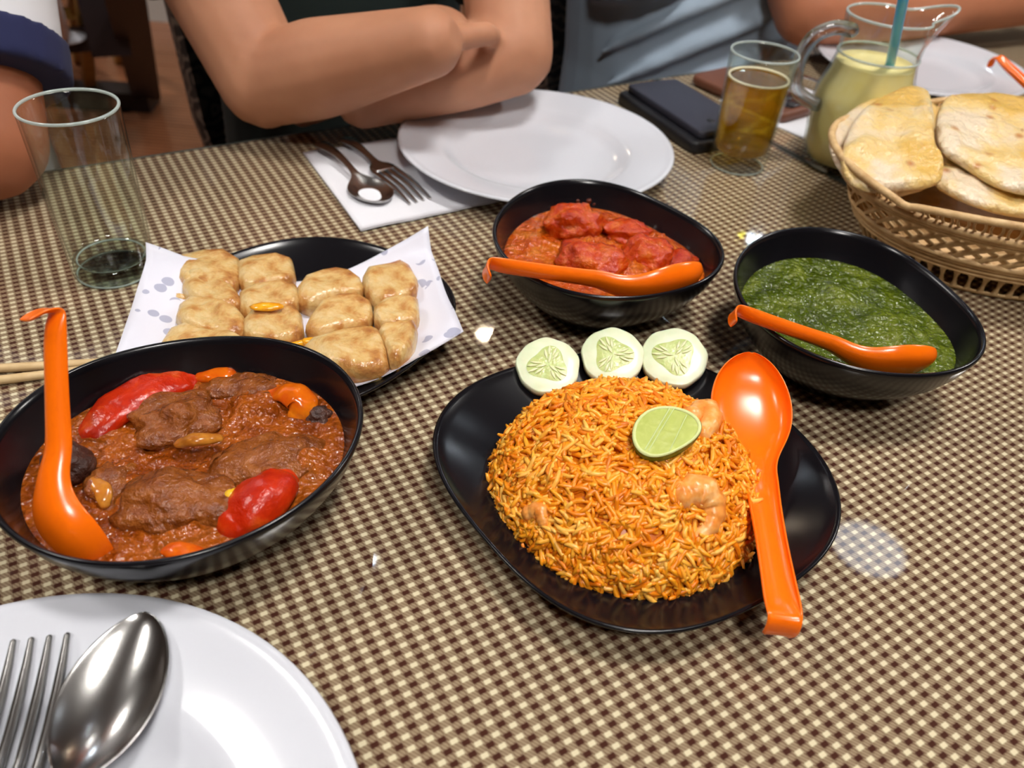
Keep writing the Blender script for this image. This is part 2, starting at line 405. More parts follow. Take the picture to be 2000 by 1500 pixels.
brownR = radial([(-177, .0841), (-172, .0848), (-152, .0811), (-138, .0816), (-130, .0816), (-123, .0807), (-111, .079), (-97, .0776), (-84, .0768), (-71, .0753), (-58, .0753), (-44, .0751), (-27, .0766), (-13, .0792), (3, .0811), (17, .0833), (29, .0844), (44, .0839), (59, .0824), (77, .0779), (95, .0736), (113, .0733), (130, .0754), (146, .0773), (158, .0791), (171, .0808)])
KB = 1.025   # measured at z = .06, rim sits a little lower
RC, GC, BC = (0.0545, 0.499, 0), (0.2145, 0.4485, 0), (-0.1555, 0.2725, 0)
def scaled(R, k): return lambda a: R(a)*k
redR, greenR, brownR = scaled(redR, KB), scaled(greenR, KB), scaled(brownR, KB)
for R, c, lab in ((redR, RC, 'black bowl of red curry beside the far white plate'), (greenR, GC, 'black bowl of green curry in front of the bread basket'), (brownR, BC, 'black bowl of brown meat curry at the left')):
    o = mk('serving_bowl', radlathe(c, R, BP, 128), m_black, base=c); tag(o, lab, 'bowl', 'black curry bowls')

def sauce(name, c, R, level, f, mat, lumps=(), amp=0.0012, sc=90, seed=0, label='', nr=56, n=150):
    Vv = []
    for i in range(nr+1):
        rho = i/nr
        for j in range(n):
            a = 2*math.pi*j/n; r = R(a)*f*max(rho, 0.004); x = c[0]+r*math.cos(a); y = c[1]+r*math.sin(a)
            ed = min(1, (1-rho)*7); p = Vector((x, y, seed))
            z = level+ed*amp*(noise.noise(p*sc)+0.6*noise.noise(p*sc*2.3)+0.35*noise.noise(p*sc*5))
            for lx, ly, lr, lh in lumps:
                d = math.hypot(x-lx, y-ly)/lr
                if d < 1: z += ed*lh*(1-d*d)**1.5*(1+0.35*noise.noise(p*140)+0.2*noise.noise(p*330))
            Vv.append((x, y, z))
    for j in range(n):
        a = 2*math.pi*j/n; r = R(a)*(f-0.05); Vv.append((c[0]+r*math.cos(a), c[1]+r*math.sin(a), level-0.008))
    o = mk(name, (Vv, [tuple(reversed(q)) for q in grid_faces(nr+2, n)]), mat, base=(c[0], c[1], level-0.008))
    for p in o.data.polygons: pass
    return tag(o, label, 'curry', kind='stuff')
def sauce_mat(name, stops, scale, rough, bs, bd, bscale=260):
    t = NT(name); f = t.noise(scale, 6, 0.62, 0.4); t.base(t.ramp(f, [(p, lin(c)) for p, c in stops])); t.set(Roughness=rough, Specular_IOR_Level=0.5)
    h = t.math('ADD', t.noise(bscale, 2, 0.45), t.math('MULTIPLY', t.noise(bscale*0.4, 2), 1.3)); t.bump(h, bs, bd); return t.m
m_brown = sauce_mat('brown_gravy', [(0.30, (112, 46, 6)), (0.45, (142, 66, 12)), (0.58, (166, 84, 20)), (0.75, (128, 70, 26))], 55, 0.10, 1.0, 0.0042, 250)
m_red = sauce_mat('red_gravy', [(0.30, (158, 46, 4)), (0.5, (190, 82, 10)), (0.68, (210, 118, 34))], 60, 0.11, 1.0, 0.0040, 290)
m_greens = sauce_mat('spinach', [(0.30, (46, 58, 4)), (0.5, (74, 88, 10)), (0.70, (106, 116, 34))], 50, 0.09, 1.0, 0.0045, 240)
# px helper for something floating in a bowl
LB, LR_, LG = 0.036, 0.037, 0.036
bl = [(at(px, py, LB), r, h) for px, py, r, h in ((360, 815, .020, .007), (350, 985, .024, .008), (560, 900, .022, .005), (500, 790, .018, .005), (230, 940, .016, .004), (590, 760, .012, .004))]
sauce('brown_curry', BC, brownR, LB, 0.885, m_brown, [(p.x, p.y, r, h) for p, r, h in bl], seed=1, label='brown meat curry gravy filling the left bowl')
rl = [(at(px, py, LR_), r, h) for px, py, r, h in ((1130, 430, .019, .012), (1150, 500, .023, .013), (1280, 490, .020, .012), (1230, 530, .018, .008), (1240, 445, .015, .006), (1050, 470, .014, .003))]
sauce('red_curry', RC, redR, LR_, 0.885, m_red, [(p.x, p.y, r, h) for p, r, h in rl], seed=3, amp=0.0012, label='red tomato curry filling the bowl by the far plate')
gl = [(at(px, py, LG), r, h) for px, py, r, h in ((1640, 580, .02, .004), (1740, 640, .024, .003), (1560, 620, .018, .003))]
sauce('green_curry', GC, greenR, LG, 0.885, m_greens, [(p.x, p.y, r, h) for p, r, h in gl], seed=5, amp=0.0014, sc=80, label='dark green spinach curry filling the right bowl')
# meat and vegetables
m_meat = mottled('stewed_meat', [(0.3, (108, 52, 14)), (0.5, (138, 74, 24)), (0.7, (158, 92, 38))], 110, 0.13, bscale=230, bstr=0.9, bdist=0.0034)
m_meatd = mottled('dark_meat', [(0.3, (52, 28, 20)), (0.6, (84, 50, 38)), (0.8, (104, 66, 50))], 160, 0.42, bscale=420, bstr=0.9, bdist=0.0015)
m_tom = mottled('tomato_skin', [(0.3, (168, 26, 4)), (0.55, (198, 46, 8)), (0.75, (214, 92, 24))], 70, 0.24, bscale=260, bstr=0.5, bdist=0.0012)
m_tomy = mottled('orange_tomato', [(0.3, (196, 60, 8)), (0.6, (222, 112, 14)), (0.8, (230, 150, 30))], 60, 0.15)
m_onion = mottled('onion_skin', [(0.3, (160, 84, 20)), (0.7, (208, 140, 50))], 120, 0.2)
m_chick = mottled('red_chicken', [(0.3, (166, 36, 6)), (0.5, (194, 66, 8)), (0.7, (212, 110, 34))], 90, 0.13, bscale=230, bstr=0.9, bdist=0.0032)
def chunk(name, px, py, z, r, sq, mat, label, cat, grp, amp=0.35, sc=1.6, seed=0, rot=0.0, sub=4):
    o = mk(name, ico(at(px, py, z), r, sub, sq, amp, sc, seed, rot), mat); tag(o, label, cat, grp); return o
G1 = 'meat pieces in the brown curry'
chunk('meat_chunk', 132, 915, .037, .0125, (1, 1.0, .95), m_meatd, 'dark brown cube of meat beside the orange spoon', 'meat', G1, .25, 1.5, 1, .3)
chunk('meat_chunk', 345, 828, .036, .022, (1.05, .8, .55), m_meat, 'large brown shredded meat chunk in the middle of the curry', 'meat', G1, .45, 1.5, 2, .5)
chunk('meat_chunk', 348, 985, .036, .025, (1.15, .7, .50), m_meat, 'wide brown meat slab at the front of the curry', 'meat', G1, .35, 1.4, 3, .1)
chunk('meat_chunk', 520, 905, .034, .024, (1.2, .8, .35), m_meat, 'sauce-covered meat lump left of the front tomato', 'meat', G1, .35, 1.6, 4, .4)
chunk('meat_chunk', 215, 950, .035, .014, (.8, 1.0, .5), m_meat, 'small meat piece with an onion skin, left of centre', 'meat', G1, .4, 1.6, 5, .4)
chunk('meat_chunk', 623, 812, .036, .0065, (1, 1, .7), m_meatd, 'tiny meat crumb at the right side of the curry', 'meat', G1, .35, 1.6, 6)
chunk('meat_chunk', 470, 760, .035, .016, (1.3, .8, .4), m_meat, 'brown meat piece near the back edge of the curry', 'meat', G1, .4, 1.6, 9, .2)
G2 = 'tomato wedges in the brown curry'
def wedge(pts, rad, mat, label, cat, name, grp, fz=0.5):
    pts = spline([at(*p) for p in pts], 5); n = len(pts); rr = [rad*(0.60+0.40*math.sin(math.pi*min(1, max(0.06, i/(n-1))))**0.7) for i in range(n)]
    o = mk(name, noise_push(tube(pts, rr, 18, flatz=fz), 0.0022, 110), mat); return tag(o, label, cat, grp)
wedge([(185, 840, .035), (235, 795, .038), (310, 757, .038), (370, 745, .034)], .0125, m_tom, 'long red tomato wedge at the back left of the curry', 'tomato', 'tomato_wedge', G2)
wedge([(462, 1020, .036), (490, 995, .039), (525, 962, .040), (552, 938, .037)], .0135, m_tom, 'short red tomato wedge at the front right of the curry', 'tomato', 'tomato_wedge', G2, .7)
wedge([(535, 765, .037), (570, 770, .041), (592, 790, .040), (580, 812, .036)], .0085, m_tomy, 'orange-red curved tomato piece near the right rim', 'tomato', 'tomato_wedge', G2)
wedge([(395, 735, .036), (425, 732, .038), (460, 736, .036)], .0065, m_tomy, 'orange tomato strip along the back of the curry', 'tomato', 'tomato_wedge', G2)
wedge([(330, 1073, .037), (365, 1080, .039), (398, 1086, .036)], .0055, m_tomy, 'yellow-orange tomato scrap at the front of the curry', 'tomato', 'tomato_wedge', G2)
G3 = 'onion skins in the brown curry'
wedge([(352, 862, .045), (385, 858, .047), (425, 856, .044)], .005, m_onion, 'amber onion piece on the middle meat chunk', 'onion', 'onion_piece', G3, .5)
wedge([(182, 940, .041), (200, 955, .042), (205, 985, .038)], .004, m_onion, 'pale onion sliver left of centre', 'onion', 'onion_piece', G3, .5)
wedge([(444, 975, .040), (458, 962, .041)], .003, plain('yellow_pepper', (226, 176, 24), 0.3), 'small yellow cube of vegetable touching the front tomato', 'vegetable', 'vegetable_cube', None, .9)
G4 = 'chicken pieces in the red curry'
chunk('chicken_piece', 1125, 440, .042, .020, (1.1, .9, .75), m_chick, 'tall red chicken piece at the back of the bowl', 'chicken', G4, .4, 1.5, 11, .2)
chunk('chicken_piece', 1155, 512, .041, .021, (1.15, .9, .65), m_chick, 'bright red chicken piece in the front centre', 'chicken', G4, .3, 1.5, 12, -.2)
chunk('chicken_piece', 1262, 498, .041, .018, (1.1, .95, .7), m_chick, 'red chicken piece with a black spot, right of centre', 'chicken', G4, .35, 1.5, 13, .4)
chunk('chicken_piece', 1225, 455, .039, .016, (1.2, .8, .55), m_chick, 'low chicken piece behind the others at the right', 'chicken', G4, .35, 1.6, 14)
chunk('chicken_piece', 1320, 510, .036, .013, (1.1, .9, .55), m_chick, 'small chicken piece by the spoon tip', 'chicken', G4, .35, 1.6, 15)

# ------------------------------------------------------------ black plates
PPf = [(0, .004), (.50, .004), (.52, 0), (.60, 0), (.66, .004), (.82, .011), (.95, .017), (1.0, .0205), (1.003, .022), (.992, .0226), (.975, .0212), (.93, .0185), (.80, .0135), (.66, .0078), (.60, .0064), (.3, .006), (0, .006)]
riceR = radial([(-166, .1032), (-151, .0992), (-136, .0986), (-122, .0993), (-109, .1017), (-100, .1039), (-92, .1032), (-80, .1015), (-68, .0992), (-52, .0985), (-36, .1005), (-23, .104), (-12, .1071), (-1, .11), (7, .109), (18, .1052), (32, .1017), (53, .1040), (75, .104), (100, .1005), (126, .0997), (136, .1051), (147, .1109), (158, .1127), (168, .112), (176, .1102)])
PC = (0.0705, 0.309, 0)
o = mk('serving_plate', radlathe(PC, riceR, PPf, 128), m_black, base=PC); tag(o, 'black wavy plate under the orange rice', 'plate', 'black wavy plates')
QC = (-0.139, 0.425, 0)
rotiR = lambda a: riceR(a+math.radians(-25))*0.92
o = mk('serving_plate', radlathe(QC, rotiR, PPf, 128), m_black, base=QC); tag(o, 'black wavy plate under the paper with cut flatbread', 'plate', 'black wavy plates')

# ------------------------------------------------------------ rice
RX, RY, RZ0, RH = 0.0735, 0.0745, 0.006, 0.046
MC = Vector((0.0665, 0.3045, 0))
def mound(x, y):
    q = math.sqrt((x/RX)**2+(y/RY)**2)
    return RZ0+RH*max(0.0, 1-q**2.6)**0.62*(1+0.05*noise.noise(Vector((x*45, y*45, 3)))) if q < 1 else RZ0
Vv = []; nR, nT = 30, 90
for i in range(nR+1):
    q = (i/nR)**0.7*0.985
    for j in range(nT):
        a = 2*math.pi*j/nT; x, y = RX*q*math.cos(a), RY*q*math.sin(a); Vv.append((MC.x+x, MC.y+y, mound(x, y)-0.0022))
core = (Vv, [tuple(reversed(f)) for f in grid_faces(nR+1, nT)])
def grains(N):
    VV, FF, CC = [], [], []; k = 0; n, m = 6, 5
    for g_ in range(N):
        q = math.sqrt(rng.random()*1.10); 
        if rng.random() < 0.30: q = 0.80+0.24*rng.random()
        a = rng.random()*2*math.pi; x, y = RX*q*math.cos(a), RY*q*math.sin(a); e = 0.0015
        z = mound(x, y); nx = -(mound(x+e, y)-mound(x-e, y))/(2*e); ny = -(mound(x, y+e)-mound(x, y-e))/(2*e)
        N_ = Vector((nx, ny, 1)).normalized()
        if q >= 1.0: N_ = Vector((math.cos(a)*0.5, math.sin(a)*0.5, 1)).normalized()
        T_ = N_.cross(Vector((rng.normal(), rng.normal(), rng.normal()))).normalized(); T_ = (T_+N_*rng.normal()*0.30).normalized()
        B_ = N_.cross(T_).normalized(); L = rng.uniform(.0085, .0145); r = rng.uniform(.00115, .0015); bend = rng.normal()*0.0012
        c0 = MC+Vector((x, y, z))+N_*rng.uniform(-.0012, .0011)
        if q >= 1.0: c0.z = RZ0+0.0012+0.010*max(0, q-1)*3
        rr = (0.66, 0.96, 1.0, 0.96, 0.60)
        for i in range(m):
            s = i/(m-1)*2-1; p = c0+T_*(L/2*s)+B_*bend*(1-s*s)+N_*(abs(bend)*0.3*(1-s*s))
            for j in range(n):
                an = 2*math.pi*j/n; VV.append(p+(N_*math.cos(an)+B_*math.sin(an))*r*rr[i])
        for i in range(m-1):
            for j in range(n): FF.append((k+i*n+j, k+i*n+(j+1) % n, k+(i+1)*n+(j+1) % n, k+(i+1)*n+j))
        FF.append(tuple(k+j for j in reversed(range(n)))); FF.append(tuple(k+(m-1)*n+j for j in range(n)))
        CC += [rng.random()]*(n*m); k += n*m
    return VV, FF, CC
gv, gf, gc = grains(4200)
t = NT('saffron_rice'); at_ = t.n('ShaderNodeAttribute', attribute_name='tint')
big = t.noise(28, 3)
f = t.math('ADD', t.math('MULTIPLY', at_.outputs['Fac'], 0.62), t.math('MULTIPLY', big, 0.5))
t.base(t.ramp(f, [(0.12, lin((212, 104, 6))), (0.42, lin((236, 138, 12))), (0.68, lin((246, 164, 34))), (0.98, lin((250, 196, 96)))]))
t.set(Roughness=0.33, Subsurface_Weight=0.12, Subsurface_Scale=0.002); t.b.inputs['Subsurface Radius'].default_value = (1, .5, .15)
vf = join(core, (gv, gf))
rice = mk('saffron_rice', vf, t.m, base=(MC.x, MC.y, RZ0)); tag(rice, 'mound of orange saffron rice on the black plate', 'rice', kind='stuff')
ca = rice.data.attributes.new('tint', 'FLOAT', 'POINT'); ca.data.foreach_set('value', [0.2]*len(core[0])+gc)
# prawns
m_prawn = mottled('prawn_flesh', [(0.3, (228, 126, 40)), (0.5, (240, 160, 76)), (0.7, (246, 196, 132))], 120, 0.3, bscale=300, bstr=0.3)
def onm(px, py, dz=0.0, it=12):
    z = 0.045
    for _ in range(it):
        p = at(px, py, z); z = mound(p.x-MC.x, p.y-MC.y)
    p = at(px, py, z); return Vector((p.x, p.y, z+dz))
def prawn(pts, rads, label):
    p = spline([onm(*q) for q in pts], 5); n = len(p); R_ = [float(np.interp(i/(n-1), np.linspace(0, 1, len(rads)), rads))*(1+0.10*math.cos(i*2.1)) for i in range(n)]
    o = mk('prawn', tube(p, R_, 14), m_prawn); tag(o, label, 'prawn', 'prawns in the rice')
prawn([(1350, 815, .001), (1376, 808, .003), (1386, 830, .003), (1372, 850, .001)], [.005, .0065, .006, .004], 'pink prawn tucked behind the lime piece')
prawn([(1335, 958, -.003), (1368, 960, .0005), (1390, 990, .000), (1384, 1025, -.001), (1352, 1048, -.003)], [.0075, .0085, .0072, .005, .003], 'curled orange prawn in the front right of the rice')
prawn([(1035, 1002, .000), (1055, 1000, .001), (1062, 1018, -.001)], [.004, .0045, .003], 'small pale prawn tip at the left of the rice')
# lime
def lime():
    c = onm(1294, 868, .009); n_ = (Vector((0, 0, CAMH))-c).normalized()+Vector((0.05, 0.45, 0.85)); n_.normalize()
    x_ = (at(1360, 812, c.z)-at(1240, 862, c.z)); x_ = (x_-n_*x_.dot(n_)).normalized(); y_ = n_.cross(x_)
    L = empty('lime_piece', c-Vector((0, 0, .012)), 'cut lime piece with green rind lying on the rice', 'lime')
    def out(a):
        rx, ry = .0172, .0142; e = 1+0.05*math.cos(2*a)
        return x_*(rx*e*math.cos(a))+y_*(ry*e*math.sin(a)+(-.0015*math.cos(2*a)))
    n = 48; Vv = []
    for i in range(9):
        ph = i/8*math.pi/2
        for j in range(n): Vv.append(c+out(2*math.pi*j/n)*math.cos(ph)**.7*1.04-n_*(.0125*math.sin(ph)))
    mk('rind', (Vv, [tuple(reversed(f)) for f in grid_faces(9, n)]), mottled('lime_rind', [(0.3, (58, 92, 18)), (0.7, (98, 136, 34))], 120, 0.35, bscale=700, bstr=0.3), L)
    Vv = []
    for s, dz in ((1.03, 0), (1.01, .0009), (.95, .0010), (.92, .0004)):
        for j in range(n): Vv.append(c+out(2*math.pi*j/n)*s+n_*dz)
    mk('pith', (Vv, grid_faces(4, n)), plain('lime_pith', (212, 220, 150), 0.45), L)
    Vv = []
    for i in range(12):
        s = .94*(1-i/11.0)+.002
        for j in range(n):
            q = c+out(2*math.pi*j/n)*s; Vv.append(q+n_*(.0003+.0003*noise.noise(q*420)))
    t = NT('lime_flesh'); f = t.noise(160, 3, dist=0.6); t.base(t.ramp(f, [(0.05, lin((160, 172, 74))), (0.55, lin((184, 194, 104))), (0.85, lin((208, 214, 140)))])); t.set(Roughness=0.38, Specular_IOR_Level=0.3)
    mk('flesh', (Vv, grid_faces(12, n)), t.m, L)
    mm = plain('lime_membrane', (198, 212, 142), 0.35)
    for a0, b0, r in (((-.0155, -.0035), (.0100, .0100), .00042), ((-.0145, -.0050), (.0118, .0088), .00032), ((-.006, -.0105), (.0145, .0020), .00030)):
        p = [c+x_*lerp(a0[0], b0[0], k/6)+y_*lerp(a0[1], b0[1], k/6)+n_*.0008 for k in range(7)]; mk('membrane', tube(p, r, 8, flatz=.45 if r < .001 else .10), mm, L)
lime()
# cucumber
m_cuf = mottled('cucumber_flesh', [(0.3, (214, 224, 186)), (0.7, (234, 238, 214))], 60, 0.28, Subsurface_Weight=0.2, Subsurface_Scale=0.003)
m_cuc = mottled('cucumber_core', [(0.3, (176, 192, 112)), (0.7, (206, 216, 150))], 160, 0.2, bscale=400, bstr=0.4, Subsurface_Weight=0.2, Subsurface_Scale=0.003)
m_cus = plain('cucumber_seed', (222, 226, 176), 0.3)
def cuke(px, py, z, r, tilt, spin, label):
    c = at(px, py, z); tw = (Vector((0, 0, 0))-Vector((c.x, c.y, 0))).normalized()
    n_ = (Vector((0, 0, 1))*math.cos(tilt)+tw*math.sin(tilt)).normalized(); x_ = n_.cross(Vector((0, 0, 1))).normalized(); x_ = x_ if x_.length > .5 else Vector((1, 0, 0)); y_ = n_.cross(x_)
    C_ = empty('cucumber_slice', (c.x, c.y, c.z-r*math.sin(tilt)), label, 'cucumber', 'cucumber slices behind the rice')
    n = 60; Vv = []; h = .0032
    def ro(a): return r*(1+.018*math.cos(5*a+spin)+.012*math.cos(9*a))
    for s, dz in ((0.01, -h), (.9, -h), (.985, -h*.8), (1, 0), (.985, h*.85), (.95, h), (.60, h), (.3, h), (.01, h)):
        for j in range(n):
            a = 2*math.pi*j/n; Vv.append(c+(x_*math.cos(a)+y_*math.sin(a))*ro(a)*s+n_*dz)
    mk('flesh', (Vv, grid_faces(9, n)), m_cuf, C_)
    Vv = []
    for s, dz in ((1, h+.0001), (.9, h+.0003), (.5, h+.0004), (.01, h+.0004)):
        for j in range(n):
            a = 2*math.pi*j/n; rr = r*.60*(1+.16*math.cos(3*(a-spin)))*s; Vv.append(c+(x_*math.cos(a)+y_*math.sin(a))*rr+n_*dz)
    mk('seed_core', (Vv, grid_faces(4, n)), m_cuc, C_)
    for k in range(3):
        for q, (rad, off) in enumerate(((.22, 0), (.38, .28), (.40, -.28), (.52, .10), (.50, -.12))):
            a = spin+k*2*math.pi/3+off*1.5; d = x_*math.cos(a)+y_*math.sin(a); e = n_.cross(d); p = c+d*r*rad+n_*(h+.0006)
            L = .0031; pts = [p+d*L*s for s in (-1, -.5, 0, .5, 1)]
            mk('seed', tube(pts, [.0003, .0009, .0011, .0008, .0003], 8, flatz=.5), m_cus, C_)
cuke(1070, 717, .024, .0195, math.radians(22), .4, 'leftmost of the three cucumber slices behind the rice')
cuke(1196, 697, .026, .0195, math.radians(24), 1.2, 'middle cucumber slice behind the rice, partly covered by it')
cuke(1316, 700, .027, .0205, math.radians(24), 2.1, 'rightmost cucumber slice behind the rice, next to the spoon')

# ------------------------------------------------------------ orange spoons
def spoon_mesh():
    # local: x along spoon from bowl tip (0) towards the handle end, z up, built as a shell
    xs = [0, .0015, .005, .010, .017, .025, .033, .041, .048, .054, .060, .067, .075, .085, .095, .105, .115, .125, .132, .137, .140, .142]
    hw = [.0008, .0058, .0105, .0145, .0178, .0196, .0200, .0188, .0162, .0132, .0105, .0088, .0078, .0070, .0066, .0064, .0064, .0066, .0068, .0069, .0068, .0066]
    dp = [.0005, .0035, .0065, .0090, .0108, .0115, .0115, .0108, .0095, .0080, .0066, .0060, .0055, .0052, .0050, .0048, .0046, .0044, .0040, .0034, .0026, .0018]
    # rim height along the length: bowl rim flat, handle climbing, hook at the end
    ctr = []
    for x in xs:
        if x < .045: z = .0015*max(0, (.012-x)/.012)
        else: z = (x-.045)*0.38*min(1, (x-.045)/.030)
        ctr.append(Vector((x, 0, z)))
    # hook
    e = ctr[-1]; hook = [(.0030, .0008), (.0056, -.0010), (.0074, -.0044), (.0078, -.0085), (.0072, -.0118)]
    for hx, hz in hook: ctr.append(e+Vector((hx, 0, hz))); hw.append(.0062); dp.append(.0010)
    hw[-1] = .0045
    n = 15; m = len(ctr); th = .0017
    pts, T, N = frames(ctr); top, bot = [], []
    for i in range(m):
        nn = Vector((-T[i].z, 0, T[i].x))
        for j in range(n):
            s = j/(n-1)*2-1; prof = (1-abs(s)**2.6) if i < 12 else (1-abs(s)**2.2)
            p = pts[i]+Vector((0, hw[i]*math.sin(s*math.pi/2)*1.0, 0))-nn*dp[i]*prof
            inn = nn*(1-0.75*abs(s)**3)+Vector((0, -s, 0))*0.7*abs(s)**3
            top.append(p+inn*th*0.5+nn*.0); bot.append(p-inn*th*(0.6+0.5*(1-abs(s))))
    Vv = top+bot; K = m*n; Ff = []
    for i in range(m-1):
        for j in range(n-1):
            a = i*n+j; Ff.append((a, a+n, a+n+1, a+1)); Ff.append((K+a, K+a+1, K+a+n+1, K+a+n))
        a = i*n; Ff.append((a, K+a, K+a+n, a+n)); b = i*n+n-1; Ff.append((b, b+n, K+b+n, K+b))
    for j in range(n-1):
        Ff.append((j, j+1, K+j+1, K+j)); a = (m-1)*n+j; Ff.append((a, K+a, K+a+1, a+1))
    me = bpy.data.meshes.new('serving_spoon'); me.from_pydata([tuple(v) for v in Vv], [], [tuple(reversed(f)) for f in Ff]); me.update()
    me.polygons.foreach_set('use_smooth', [True]*len(me.polygons)); me.materials.append(m_orange); return me
SPM = spoon_mesh(); HEND = Vector((.142, 0, .0369))
def spoon(tip, end, up, label, scale=1.0, wy=1.0, wz=1.0):
    """place so that the bowl tip is at tip and the handle end lies towards end; up = where the hollow faces"""
    tip, end, up = Vector(tip), Vector(end), Vector(up)
    hend = Vector((HEND.x, 0, HEND.z*wz)); d = hend.normalized(); l3 = Vector((0, 1, 0)); ln = d.cross(l3).normalized()   # local frame: d, y, normal
    X = (end-tip).normalized(); N = (up-X*up.dot(X)).normalized(); Y = N.cross(X)
    lN = Vector((-d.z, 0, d.x)); Lm = Matrix((d, Vector((0, 1, 0)), lN)).transposed(); Wm = Matrix((X, Y, N)).transposed()
    R3 = Wm @ Lm.inverted(); s = (end-tip).length/hend.length*scale
    o = bpy.data.objects.new('serving_spoon', SPM); link(o)
    Mx = R3.to_4x4() @ Matrix.Diagonal((s, s*wy, s*wz, 1)); Mx.translation = tip+Vector((0, 0, TZ)); o.matrix_world = Mx
    sm = o.modifiers.new('smooth', 'SUBSURF'); sm.levels = 1; sm.render_levels = 2
    return tag(o, label, 'spoon', 'orange serving spoons'), Mx
spoon(at(1467, 690, .052), at(1533, 1192, .036), (0, -.12, 1), 'orange spoon lying hollow side up across the rice plate')
spoon(at(1366, 526, .052), at(962, 512, .068), (0.05, .9, .45), 'orange spoon resting on the rim of the red curry bowl')
spoon(at(1822, 694, .048), at(1445, 604, .068), (0.15, .9, .45), 'orange spoon resting on the rim of the green curry bowl')
spoon(at(212, 1092, .020), at(116, 614, .118), (.50, .87, -.05), 'orange spoon standing in the brown curry with its handle up', 1.0, 1.28, 1.55)
spoon(at(2200, 280, .030), at(1955, 112, .070), (.2, -.3, 1), 'orange spoon at the right edge beyond the naan basket')
# pale patch inside the rice-plate spoon is lamp reflection; no patch is coloured in
# ------------------------------------------------------------ white plates
PLP = [(0, .003), (.055, .003), (.058, 0), (.064, 0), (.070, .004), (.085, .011), (.110, .0175), (.1270, .0215), (.1295, .0228), (.1288, .0242), (.1262, .0244), (.1245, .0236), (.1200, .0228), (.092, .0178), (.086, .0155), (.080, .0105), (.072, .0075), (.05, .0065), (0, .0062)]
def dish(c, label): 
    o = mk('dinner_plate', lathe(c, PLP, 96), m_china, base=c); return tag(o, label, 'plate', 'white dinner plates')
FP, NP_, SP = Vector((.0036, .7266, .0)), Vector((-.158, .0727, 0)), Vector((.485, 1.075, 0))
dish(FP, 'empty white plate at the far side, behind the red curry')
dish(NP_, 'white plate in the bottom left corner under a spoon and fork')
dish(SP, 'white plate at the upper right, behind the glass pitcher')
# ------------------------------------------------------------ cutlery
def cut_spoon(tip, end, zb, zh, wid, label, group, blen=.062, lift=.012, arch=0.006):
    """tip, end: xy of bowl tip and handle end"""
    tip, end = Vector((tip.x, tip.y, 0)), Vector((end.x, end.y, 0)); L = (end-tip).length; d = (end-tip)/L; s_ = Vector((-d.y, d.x, 0))
    xs = [0, .002, .006, .013, .022, .033, .044, .053, .059, .064, .070, .08, .1, .12, .14, .16, .175, .185, .190]; k = blen/.062
    hw = [.0006, .0056, .0102, .0150, .0185, .0200, .0182, .0138, .0088, .0052, .0036, .0032, .0034, .0040, .0050, .0066, .0078, .0076, .0058]
    dp = [.0, .0014, .0030, .0050, .0068, .0078, .0070, .0046, .0024, .0010, .0, 0, 0, 0, 0, 0, 0, 0, 0]
    xs = [x*k if x <= .064 else .064*k+(x-.064)/(.190-.064)*(L-.064*k) for x in xs]; n = 13; top = []; bot = []
    for x, h, q in zip(xs, hw, dp):
        tt = max(0, (x-.055*k)/(L-.055*k)); zc = zb+(zh-zb)*tt+arch*math.sin(math.pi*min(1, tt*1.0))
        for j in range(n):
            s = j/(n-1)*2-1; p = tip+d*x+s_*(h*wid/.020*s); z = zc-q*(1-s*s)+(0.0008*(1-s*s) if q == 0 else 0); top.append(Vector((p.x, p.y, z+.0007))); bot.append(Vector((p.x, p.y, z-.0009)))
    m = len(xs); K = m*n; Ff = []
    for i in range(m-1):
        for j in range(n-1):
            a = i*n+j; Ff += [(a, a+n, a+n+1, a+1), (K+a, K+a+1, K+a+n+1, K+a+n)]
        a = i*n; b = a+n-1; Ff += [(a, K+a, K+a+n, a+n), (b, b+n, K+b+n, K+b)]
    for j in range(n-1):
        a = (m-1)*n+j; Ff += [(j, j+1, K+j+1, K+j), (a, K+a, K+a+1, a+1)]
    o = mk('table_spoon', (top+bot, Ff), m_steel); sm = o.modifiers.new('smooth', 'SUBSURF'); sm.levels = 1; sm.render_levels = 2
    return tag(o, label, 'spoon', group)
